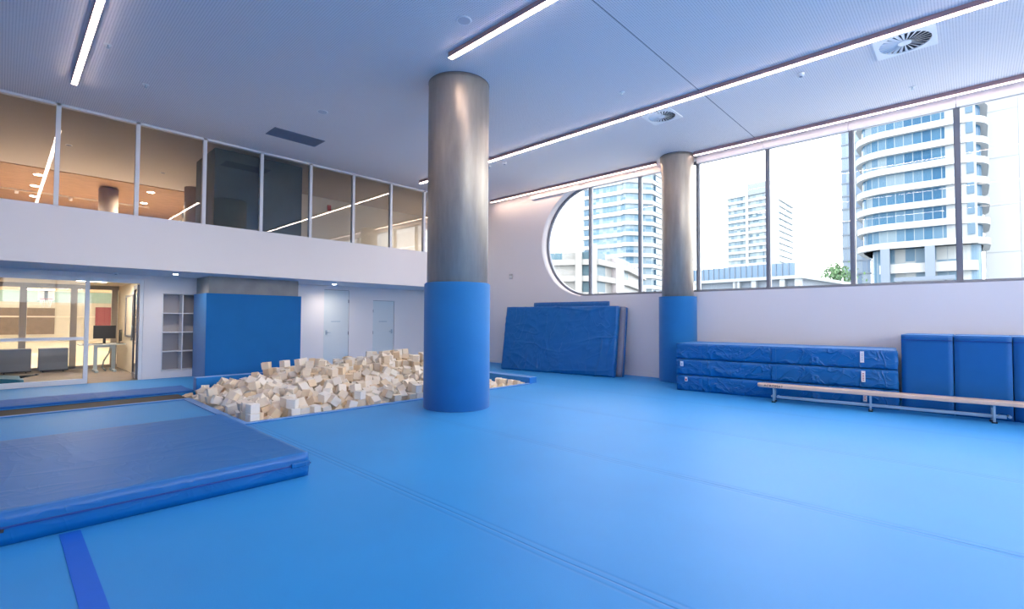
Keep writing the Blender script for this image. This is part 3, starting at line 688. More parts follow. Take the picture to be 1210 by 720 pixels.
# ---------------------------------------------------------------- soft mats
def cushion(name, lx, ly, lz, mat, parent, amp=.01, seed=0, res=.09, rnd=.03, folds=0, sag=0, flat=False, top=0, mat4=None, loc=None):
    """a stuffed vinyl slab: rounded box whose faces ripple. Origin at the bottom centre."""
    bm = bmesh.new()
    nx, ny, nz = max(2, int(lx/res)), max(2, int(ly/res)), max(3, int(lz/.05))
    def P(i, j, k): return Vector((lx*(i/nx-.5), ly*(j/ny-.5), lz*k/nz))
    V = {}
    def gv(i, j, k):
        if (i, j, k) not in V: V[(i, j, k)] = bm.verts.new(P(i, j, k))
        return V[(i, j, k)]
    for i in range(nx):
        for j in range(ny):
            for k in (0, nz): bm.faces.new((gv(i, j, k), gv(i+1, j, k), gv(i+1, j+1, k), gv(i, j+1, k)))
    for i in range(nx):
        for k in range(nz):
            for j in (0, ny): bm.faces.new((gv(i, j, k), gv(i+1, j, k), gv(i+1, j, k+1), gv(i, j, k+1)))
    for j in range(ny):
        for k in range(nz):
            for i in (0, nx): bm.faces.new((gv(i, j, k), gv(i, j+1, k), gv(i, j+1, k+1), gv(i, j, k+1)))
    off = Vector((seed*3.7, seed*1.9, seed*.7))
    for v in bm.verts:
        p = v.co; h = Vector((lx/2-rnd, ly/2-rnd, lz/2-rnd)); c = Vector((p.x, p.y, p.z-lz/2))
        q = Vector((max(-h.x, min(h.x, c.x)), max(-h.y, min(h.y, c.y)), max(-h.z, min(h.z, c.z))))
        d = c-q
        if d.length > 1e-6: d.normalize(); c = q+d*rnd
        nrm = d if d.length > 0 else Vector((0, 0, 0))
        if v.co.z > lz*.97: nrm = Vector((0, 0, 0 if flat else 1))
        if flat: nrm.z = 0
        w = noise.noise(p*1.3+off)*.6+noise.noise(p*3.1+off*2)*.4
        r = abs(noise.noise(Vector((p.x*1.1+p.y*2.2, p.y*.9-p.x*1.7, p.z*3))+off)); crease = math.exp(-r*r*260)
        r2 = abs(noise.noise(Vector((p.x*2.3-p.y*.6, p.y*2.1+p.x*1.1, p.z*5))+off*3)); crease += .7*math.exp(-r2*r2*220)
        k = min(1, p.z/(.3*lz)) if lz > 0 else 1
        bot = 1 if p.z > .01 else 0
        c += nrm*(w*amp+crease*amp*folds)*k*bot
        if sag and p.z > .5*lz:
            ex = min(1, (lx/2-abs(p.x))/.5); ey = min(1, (ly/2-abs(p.y))/.5); c.z -= sag*(1-min(ex, ey))
        v.co = Vector((c.x, c.y, max(0, c.z+lz/2)))
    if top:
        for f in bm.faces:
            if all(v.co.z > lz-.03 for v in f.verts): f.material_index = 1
    o = obj(name, bm, mat, parent, smooth=True, mat4=mat4)
    if loc: o.location = loc
    return o

# large landing mat lying at the left
t = thing('crash_mat', 'large thick blue crash mat lying flat on the floor at the left', 'gym mat', (-.97, 5.92, 0))
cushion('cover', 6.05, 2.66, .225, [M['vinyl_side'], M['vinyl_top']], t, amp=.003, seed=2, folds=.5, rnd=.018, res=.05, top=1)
bm = bmesh.new()
for a in ((-3.035, 3.035, -1.345, -1.325), (3.018, 3.035, -1.345, 1.345), (-3.035, 3.035, 1.325, 1.345)): add_box(bm, *a, .118, .130)
obj('zip_seam', bm, M['vinyl_dark'], t, bevel=.003)
bm = bmesh.new(); add_box(bm, -.9, 1.02, -1.352, -1.335, .100, .118); obj('zip_opening', bm, M['dark'], t)
bm = bmesh.new(); add_box(bm, 2.85, 3.02, -1.356, -1.335, .105, .150); obj('corner_flap', bm, M['vinyl'], t, bevel=.008)
# thin vinyl mat along the sunken track
t = thing('runway_mat', 'thin creased blue vinyl mat along the far edge of the brown track', 'gym mat', (-1.64, 11.84, 0))
cushion('cover', 8.7, .98, .035, M['runway'], t, amp=.012, seed=9, folds=.6, rnd=.01, res=.08)
# tape on floor
tag(box('floor_tape', .315, .425, -7.9, 4.57, .0005, .003, M['tape']), 'strip of brighter blue tape on the carpet in front of the crash mat', 'tape')

# stack of three mats under the window
for k, lab in enumerate(('bottom blue crash mat of the stack of three under the window', 'middle blue crash mat of the stack of three under the window', 'top blue crash mat of the stack of three under the window')):
    H = .325
    t = thing('crash_mat', lab, 'gym mat', (10.782+[.0, .0, .01][k], 2.80+[-.0, .01, .015][k], k*.335+.002), 'stacked crash mats', rot=(0, 0, rad(5.83)))
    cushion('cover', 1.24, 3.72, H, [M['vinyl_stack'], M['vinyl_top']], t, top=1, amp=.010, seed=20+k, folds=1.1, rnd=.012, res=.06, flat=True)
    for yy in (4.10, 2.725):
        bm = bmesh.new(); add_box(bm, -.645, -.625, yy-2.735-.035, yy-2.735+.035, .03, H-.03); obj('carry_strap', bm, M['vinyl'], t, bevel=.004)
    tg = [(4.42, .20, .05, .09), (4.50, .18, .06, .10), None][k]
    if tg:
        box('label_tag', -.645, -.630, tg[0]-2.735-tg[2]/2-.03, tg[0]-2.735+tg[2]/2-.03, tg[1], tg[1]+tg[3], M['paper'], t)
        box('red_mark', -.648, -.645, tg[0]-2.735-.045, tg[0]-2.735-.015, tg[1]+.015, tg[1]+tg[3]-.035, M['red'] if k == 0 else M['metal'], t)
    if True:
        yy = 1.34+.01*k
        box('wash_label', -.645, -.630, yy-2.735-.028, yy-2.735+.028, .10, .29, M['paper'], t)
        bm = bmesh.new()
        for j in range(5): add_box(bm, -.648, -.645, yy-2.735-.012, yy-2.735+.012, .13+j*.028, .142+j*.028)
        obj('label_print', bm, M['red'] if k < 2 else M['metal'], t)

# upright soft blocks at the right
for k, lab in enumerate(('upright blue padded block directly right of the mat stack', 'upright blue padded block second from the mat stack', 'upright blue padded block at the right edge of the picture', 'upright blue padded block beyond the right edge, last of the row')):
    y1 = .862-.657*k
    t = thing('padded_block', lab, 'gym block', (11.03, y1-.325, 0), 'upright padded blocks')
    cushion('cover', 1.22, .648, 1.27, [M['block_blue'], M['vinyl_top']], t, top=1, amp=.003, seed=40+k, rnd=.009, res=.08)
    box('top_seam', -.620, -.605, -.318, .318, 1.176, 1.188, M['vinyl_dark'], t)

# leaning mats by the curved window
def lean(name, A, B, up, th, label, mat, seed, amp, folds, group='leaning mats'):
    A, B, up = Vector(A), Vector(B), Vector(up)
    L = (B-A).length; u = (B-A).normalized(); hh = up.length; w = (up-u*up.dot(u)).normalized(); n = u.cross(w)      # n points to the wall or the room
    if n.x > 0: n = -n
    u2 = w.cross(n)
    m = Matrix((u2, w, n)).transposed().to_4x4(); m.translation = (A+B)/2+w*hh/2 - n*th
    t = thing(name, label, 'gym mat', m.translation, group); t.rotation_euler = m.to_euler()
    return t, L, hh
t, L, hh = lean('crash_mat', (10.30, 10.20, .01), (10.85, 6.68, .01), (.30, .05, 1.85), .18, 'large blue crash mat leaning on the wall below the curved window, in front', None, 0, 0, 0)
cushion('cover', L, hh, .18, M['vinyl_soft'], t, amp=.016, seed=61, folds=1.0, rnd=.012, res=.05)
t, L, hh = lean('crash_mat', (10.575, 10.12, .01), (11.075, 6.60, .01), (.28, .03, 1.83), .20, 'grey-sided crash mat sandwiched behind the large leaning blue mat', None, 0, 0, 0)
cushion('cover', L, hh, .10, M['grey_vinyl'], t, amp=.004, seed=62, folds=.3, rnd=.008, res=.1, loc=(0, 0, .10))
cushion('blue_back', L+.03, hh, .10, M['vinyl'], t, amp=.004, seed=63, folds=.3, rnd=.012, res=.1, loc=(0, 0, 0))
t, L, hh = lean('thin_mat', (11.40, 9.95, .01), (11.54, 7.30, .01), (.10, .0, 2.0), .06, 'narrow blue mat standing rearmost against the wall, its top edge showing', None, 0, 0, 0)
cushion('cover', L, hh, .06, M['vinyl'], t, amp=.004, seed=64, folds=.3, rnd=.02, res=.1)

# pit edge pads
t = thing('edge_pad', 'low blue carpeted edge pad along the window side of the foam pit', 'pad', (8.575, 9.43, 0), 'pit edge pads')
bm = bmesh.new(); add_box(bm, -.125, .125, -2.0, 1.96, 0, .145); obj('body', bm, M['carpet'], t, bevel=.012)
t = thing('edge_pad', 'blue carpeted edge pad behind the foam cubes in front of the padded pillar', 'pad', (5.56, 11.52, 0), 'pit edge pads')
bm = bmesh.new(); add_box(bm, -2.80, 2.85, -.11, .11, 0, .27); obj('body', bm, M['carpet'], t, bevel=.012)

# ---------------------------------------------------------------- long bench
P0, P1 = Vector((9.70, 2.63, 0)), Vector((10.04, -.236, 0))
u = (P1-P0).normalized(); ang = math.atan2(u.y, u.x)
t = thing('gym_bench', 'long low pine balance bench standing in front of the mat stack', 'bench', P0, rot=(0, 0, ang))
# local x runs along the bench, +y is towards the wall
Lb = 3.9
bm = bmesh.new()
prof = []
for i in range(9):
    a = math.pi/2+math.pi*i/8; prof.append((-.17+.11*math.cos(a), .115+.115*math.sin(a)))
pts = [(Lb, .0)]+[(Lb, .23)]+prof
add_prism(bm, pts, .262, .327)
obj('seat', bm, M['wood'], t, bevel=.012)
def bench_leg(x, name='leg'):
    bm = bmesh.new(); add_box(bm, x-.014, x+.014, .02, .05, .02, .262); add_box(bm, x-.014, x+.014, .18, .21, .02, .262); add_box(bm, x-.014, x+.014, .05, .18, .22, .262)
    lg = obj(name, bm, M['metal'], t)
    box('rubber_foot', x-.03, x+.03, .01, .06, 0, .02, M['black'], lg); box('rubber_foot', x-.03, x+.03, .17, .22, 0, .02, M['black'], lg)
for x in (0, 1.42, 2.88): bench_leg(x)
box('lower_beam', .04, 3.02, .085, .145, .07, .118, M['metal'], t, .006)
for x in (-.03, .06, 2.95, 3.05):
    bm = bmesh.new(); add_tube(bm, (x, .06, .105), (x, .17, .105), .02); obj('bolt', bm, M['metal'], t)
fc = D.curves.new('bench_lettering', 'FONT'); fc.body = 'ACROMAT'; fc.size = .062; fc.extrude = .0006; fc.align_x = 'CENTER'; fc.space_character = 1.05
fo = D.objects.new('tmp_text', fc); COL.objects.link(fo); dg = bpy.context.evaluated_depsgraph_get(); dg.update()
me = D.meshes.new_from_object(fo.evaluated_get(dg)); D.objects.remove(fo); me.name = 'lettering'; me.materials.clear(); me.materials.append(M['black'])
lo = D.objects.new('lettering', me); COL.objects.link(lo); lo.parent = t; lo.rotation_euler = (rad(90), 0, 0); lo.location = (0, -.0008, .277)

# ---------------------------------------------------------------- foam cubes
# poses of the settled cubes: x, y, z in millimetres, then three rotations in milliradians
POSES_SHOWN = [2564, 7631, 173, -2106, -1581, 762, 3134, 7623, 176, -831, -1530, -1539, 2934, 7778, 36, 2519, 142, -1529, 2556, 7603, 32, 1562, -6, 1746, 2550, 8526, 49, -1677, 3014, -14, 3692,
7726, 196, -1380, -169, 311, 3790, 7592, 141, 0, -901, 0, 4268, 7616, 187, 0, 1532, 1956, 2562, 9317, 95, -1925, 26, -1571, 3482, 7614, 38, -76, -3114, -1252, 2744, 9106, 167,
1975, 397, 810, 3150, 9303, 291, -1627, 194, 2272, 2554, 9578, 208, 2979, 13, 1552, 3157, 7608, 35, 41, 2, -23, 4563, 7619, 40, 228, -955, -1758, 2891, 8096, 143, -1104, -544,
-2244, 4793, 7592, 149, 2, 1990, 1, 3612, 7963, 100, -896, -2847, 421, 5430, 7599, 183, 16, 108, -1569, 4111, 7602, 38, -50, 1830, -170, 4459, 8995, 453, -1024, -1408, -1935, 3060,
10317, 208, 538, -2139, 115, 3586, 8744, 206, -1668, 330, -2607, 3301, 7601, 36, 75, 1646, -1562, 3113, 7796, 187, -1217, -1414, -1571, 3652, 7599, 22, -247, -99, 1596, 3251, 8968,
154, 138, 2790, 712, 4459, 8112, 225, 134, 2794, -1388, 4971, 7592, 44, 550, -1561, -2121, 3697, 8404, 160, 1537, 2217, 707, 3512, 8865, 217, -3075, -338, 534, 4316, 8372, 198,
1274, 2174, 1180, 4147, 10490, 531, 789, -1659, -539, 3752, 8659, 246, 918, -288, 70, 5155, 7676, 65, -1567, 832, 1565, 5296, 7600, 40, -3027, 16, -4, 3950, 8804, 272, -965, 103,
-3113, 4631, 9005, 469, -1282, 1410, 935, 3922, 10806, 347, -202, -1409, 2373, 4289, 8467, 319, 2844, 498, 990, 3360, 9152, 243, 1553, -463, 2172, 2560, 7850, 176, 1566, 28, -1752,
6033, 8836, 386, -1448, -315, 1197, 4106, 9238, 597, 1539, 18, -2030, 4053, 9889, 330, 2386, -169, 20, 2549, 10025, 65, 3111, 1470, -30, 4276, 7609, 46, 937, -1531, -1186, 4906,
8875, 326, 2726, 79, -586, 2904, 7993, 20, -521, 979, 876, 5803, 9290, 602, 1621, 1533, -42, 4058, 9246, 458, 525, -1534, -978, 3890, 10861, 479, 159, -33, -2137, 4774, 8941, 333,
1673, -1725, 917, 3247, 9802, 307, -558, 517, -584, 3117, 7773, 42, 1270, 1728, -1570, 4219, 8150, 119, -2300, -457, -1793, 4453, 9267, 466, -242, -1482, -2867, 3880, 9926, 350,
-2240, -1767, 321, 4658, 11020, 501, -1531, -121, -1098, 3188, 10158, 188, 928, -862, 712, 4100, 8467, 228, -970, -487, 2928, 3384, 7949, 114, 2696, -143, 153, 5138, 8254, 219,
-2665, 661, -1100, 3276, 9414, 315, 973, -443, 793, 4548, 7773, 77, -31, -1307, -1503, 5078, 8829, 389, 868, -351, -2040, 4696, 9940, 534, 52, 48, -609, 6236, 8761, 387, 1719, 544,
1598, 5580, 8878, 397, 989, -56, -1779, 4164, 9837, 457, 706, -2810, 862, 3874, 9212, 279, -787, 391, -151, 2559, 8008, 167, 2215, 1280, 584, 2912, 10496, 125, 69, -517, 2655,
2679, 9111, 43, 61, 556, 90, 2552, 7872, 36, 1451, -1543, -1601, 4176, 9043, 311, -493, -2110, -1297, 5443, 7746, 213, 62, -1837, 1511, 5222, 7790, 147, -468, 717, 904, 4776, 8500,
216, -184, 91, 2997, 2552, 9623, 66, -1672, 1408, -100, 4053, 7850, 46, 784, -447, 1905, 3104, 8895, 99, -2420, -270, -845, 3066, 9544, 159, -2100, 2533, 42, 3848, 7594, -12, 35,
-690, 0, 5667, 9410, 451, -2055, 1486, -880, 6386, 9704, 443, -7, 8, -2925, 3048, 9190, 116, -1942, 1291, -1241, 3436, 9010, 180, 667, -308, 2409, 5481, 9729, 484, -2347, -295,
-1083, 6644, 10140, 615, -922, -1685, 208, 5406, 9327, 437, -754, -1675, -193, 4595, 7963, 152, 397, -12, -160, 3522, 9272, 256, 2744, 254, -1503, 3230, 8588, 81, -563, -2529,
-396, 6068, 8593, 218, 1113, -388, -1014, 4813, 9235, 503, -242, 1437, 109, 3153, 11037, 179, 775, 1005, 2351, 2865, 9325, 169, 1562, -378, 12, 5016, 8647, 276, -2229, 205, -437,
4711, 7850, 103, 1341, -214, 2393, 2716, 10749, 86, 3099, -651, -250, 5700, 8853, 326, -2246, -548, -1418, 5669, 8545, 246, 1243, -2035, -1405, 3984, 8591, 175, 945, -399, 353,
5452, 7599, 41, -106, -10, -3141, 5120, 9661, 536, 84, -3121, 1355, 6604, 9310, 571, -1373, 1623, -424, 6530, 9567, 442, -1114, -1520, -1278, 5347, 9630, 413, 103, -5, -2463, 2556,
8062, 29, -604, -1279, -2557, 8331, 8155, -14, 611, 1437, 1045, 5065, 8467, 211, -230, -741, 1486, 5519, 8497, 192, -1583, 406, 1380, 6687, 9834, 551, -155, -803, -2252, 2554,
9124, -78, 1651, 1370, 79, 5607, 9036, 436, -1525, -1327, -1798, 8205, 7605, 3, -3086, 263, 32, 4034, 8335, 155, -1589, -2364, 757, 5229, 8763, 330, -2898, -323, 710, 3200, 9244,
148, -13, 2804, -1289, 4805, 10321, 543, 168, -1609, -2910, 3602, 10578, 299, -572, -96, -804, 5517, 8025, 190, 962, -3037, 127, 4801, 7719, 21, -586, -766, 625, 3699, 9757, 304,
1653, -217, -270, 6118, 10275, 547, 1341, 1491, -299, 4236, 8665, 270, 1562, 573, 1629, 4550, 9914, 390, -1638, -67, 2186, 4016, 10145, 381, -1305, -1703, 229, 4927, 8490, 194,
-1839, -882, 1538, 4360, 9106, 315, -1722, 33, 2416, 2842, 7732, -77, -2203, 12, -1678, 8331, 8328, -3, 1600, 15, -1044, 2682, 7771, -12, 1333, 830, -1971, 6521, 11220, 575, -2671,
1634, 152, 3049, 7942, 46, -998, -91, -120, 2549, 10988, -80, 179, 3107, 1335, 6242, 8658, 283, 457, -1009, 1318, 5332, 8628, 277, 344, -971, -1685, 7194, 10597, 639, -1069, 1762,
1638, 2992, 8798, 45, 1824, 455, -2262, 4921, 7729, 172, 3054, 339, 906, 4284, 8050, 25, -455, 668, -533, 3934, 9784, 208, -3085, -147, 89, 4756, 8054, 164, -1046, -1492, -650,
3870, 8426, 105, -1034, -628, -138, 3651, 8594, 121, -2272, 502, -537, 4262, 8868, 258, 1554, -540, -1386, 4473, 8479, 201, 363, -1892, 1523, 3611, 10373, 263, -1037, -518, 3067,
3981, 8974, 304, 1587, 116, -1591, 3014, 9007, 68, -2814, -211, -788, 5995, 8731, 219, 1338, 207, 2038, 5166, 8612, 250, 137, -2484, -1925, 5787, 10017, 488, 586, 2463, 82, 6618,
9296, 430, -2, 53, -465, 2885, 9122, 73, -407, 1090, -2979, 2572, 11170, -75, 1763, 142, -2256, 3124, 8182, 53, 586, 202, 2195, 8214, 7778, 13, -107, 15, -1567, 4995, 7972, 150,
935, -2816, 546, 3454, 9491, 270, -2076, 278, -2303, 5980, 9679, 609, 1068, 875, -1895, 7868, 7758, -72, 996, 654, -47, 3774, 8841, 253, 455, 49, -2997, 4047, 10480, 382, 22, 101,
2850, 6976, 10574, 634, 1082, -1467, 2086, 4186, 10313, 399, -3082, -23, -1417, 5317, 8486, 224, -570, 177, -2958, 7875, 8046, -44, 43, 606, 2987, 3221, 7949, 187, 1909, -1287,
1510, 4371, 9614, 340, 3004, 1156, 283, 4200, 9620, 485, -3025, 36, -645, 5483, 8296, 127, -784, -2289, -970, 4906, 9063, 364, 1488, -168, 1249, 3904, 10352, 274, -847, -2628,
-874, 7076, 9699, 604, 434, -1704, 1298, 4655, 9034, 333, 1312, 1411, 922, 4778, 10623, 534, 1497, -1513, 1208, 5832, 10439, 522, -1687, 34, 2602, 6180, 9711, 576, -1619, -51,
-657, 5140, 8041, 164, -309, -2902, 663, 5597, 10432, 514, -34, -55, 1853, 2877, 10004, 39, 1193, -2488, -330, 4723, 7639, -67, 772, 112, -837, 4787, 11103, 503, 1408, 160, 1960,
7458, 7614, -46, 417, 2703, 0, 4953, 8319, 141, 1152, 78, -2958, 2554, 9653, -80, 1571, 2952, 0, 5595, 7732, 220, -1581, 3022, 1, 6257, 8476, 265, -1021, -2895, -33, 6186, 9675,
438, -103, 1641, 1725, 5037, 7801, 115, -494, -2802, 906, 5778, 9256, 462, 37, 3135, 1353, 5886, 9600, 513, 1446, -690, -1711, 2642, 10820, -62, 1644, -266, -215, 7136, 10225, 512,
-40, 3135, -633, 4559, 8684, 234, -2686, 995, 62, 2575, 10484, -79, 1597, 1477, 815, 3047, 10231, 59, -656, 1109, -2031, 5619, 9942, 532, 1624, 106, 2465, 5627, 8775, 203, -1191,
240, -609, 5147, 9635, 399, -1785, -1658, -420, 5155, 8997, 385, -132, -1794, 1037, 2581, 9291, -73, -2995, -193, -550, 5508, 10914, 417, -1045, -1372, -1573, 5844, 8383, 171, -31,
1108, 1503, 2848, 11125, 58, -1562, 510, 1331, 4311, 8595, 148, -57, 997, -1579, 4112, 10881, 351, -406, 1457, -1252, 3602, 8366, 57, 1780, -2526, 356, 6055, 9589, 470, 1444, 825,
1700, 6807, 10945, 588, 786, 1695, 2026, 4458, 8210, 89, 636, 406, -215, 4381, 8595, 316, -319, 500, 989, 5388, 10112, 516, -1539, 49, 1925, 3440, 8564, 114, -2181, -831, 407,
6704, 9664, 447, 1500, -12, 2988, 2733, 9280, 118, 1930, 1, -1580, 6004, 9038, 299, -219, 71, -2763, 3343, 8782, 91, 1357, 698, -354, 6696, 11275, 566, 1620, -21, 2757, 3636, 9601,
240, 2118, -990, 926, 2752, 8969, 19, -2787, -964, 48, 4619, 9185, 465, 980, 1208, 1059, 5434, 10725, 396, 403, 1672, -1752, 5618, 10607, 527, -717, 1447, 1285, 3138, 10900, 112,
691, -268, 1328, 3620, 11296, 138, 3141, -205, 23, 7046, 10886, 602, -1451, 60, 2985, 4593, 9357, 488, -3052, -56, -1501, 8035, 7685, -75, -116, 540, -387, 3123, 9381, 120, 395,
-1954, -76, 3819, 8580, 147, -365, 617, 1412, 3342, 11086, 158, 180, 340, 583, 4488, 9002, 314, -19, -1733, 1206, 5598, 11109, 442, 50, 78, -1655, 5472, 8801, 281, -856, 2427, 239,
5313, 9454, 331, -746, 698, 1779, 6666, 10145, 477, -6, -1457, -2934, 3984, 11060, 470, 505, -1476, 1814, 4044, 9303, 320, -1014, 1613, -1153, 4510, 8308, 174, 182, 2565, 1073,
4037, 9126, 314, 1605, 26, -300, 4224, 9551, 337, 714, -1468, -1866, 5978, 9246, 341, -1599, 368, -622, 5975, 9802, 526, 277, 2594, -1260, 2969, 8244, 87, 1799, -4, -670, 5661,
9372, 312, 206, -1656, -880, 5020, 8201, 88, 418, -63, 191, 6123, 9150, 331, -1565, 1139, 1955, 6383, 10095, 572, -486, 1023, 104, 4849, 8832, 173, -2895, 75, -594, 2565, 8423,
-114, 123, -2018, -111, 6708, 9417, 569, 875, -1647, 1582, 4449, 8023, 110, -34, 1941, 1379, 4753, 10301, 405, 2846, 1609, 232, 4059, 8185, 73, -705, -2729, -1179, 2922, 10343, -9,
935, -1041, 2367, 2808, 11286, -5, 1054, 1196, -549, 5072, 8932, 219, 1671, -272, 901, 4492, 9474, 341, 1619, 97, -1661, 3787, 9564, 174, -164, -53, 1447, 6550, 9745, 448, 161,
-1647, 1092, 6716, 9484, 434, 61, -46, 656, 5901, 9934, 432, 1543, 744, -733, 6172, 10451, 538, 167, 992, -156, 6396, 8732, 347, -371, 3082, 123, 3116, 7828, -91, -156, -3121,
-127, 5688, 8372, 171, 115, -435, -1533, 4138, 7757, -79, -2691, 70, 18, 5656, 9721, 419, -1519, -1704, -1286, 5609, 7593, 185, 1638, 1419, 68, 3346, 9393, 194, 2509, 843, -216,
3407, 7846, 8, 2760, -272, -146, 5587, 10792, 407, 1666, 86, -1047, 6871, 11156, 570, 1526, -57, -920, 5856, 8995, 289, 1511, -235, 1774, 5326, 8362, 129, -855, 483, 3102, 4554,
7740, -77, -3080, -238, 1386, 2640, 8957, -73, 1774, 2178, 48, 2984, 10968, 61, -255, 868, 2732, 4097, 9484, 312, -1574, 1092, 2019, 4430, 11271, 467, 1141, -1650, -658, 7092,
11291, 566, 2146, 1512, -947, 6468, 10045, 450, 445, -189, -1228, 3641, 11113, 143, -2509, 1348, 20, 3721, 7763, 63, -1319, -33, -277, 8349, 7624, -35, 206, -1427, -204, 6228,
8579, 168, 317, -2132, -1824, 7034, 9542, 442, 45, 100, -1472, 6065, 8910, 262, 361, -1235, -1544, 3073, 10468, 63, -901, -162, 1447, 4255, 8991, 190, 1494, -1031, 1845, 2701,
8590, 72, 1173, -1885, 541, 5174, 10714, 391, 174, -1609, 1241, 7038, 9527, 582, -1771, -1681, 1246, 5609, 8222, 182, 2614, 390, 1308, 4313, 8456, 71, -15, 2569, -1606, 6049, 9472,
352, 385, -2714, -1147]
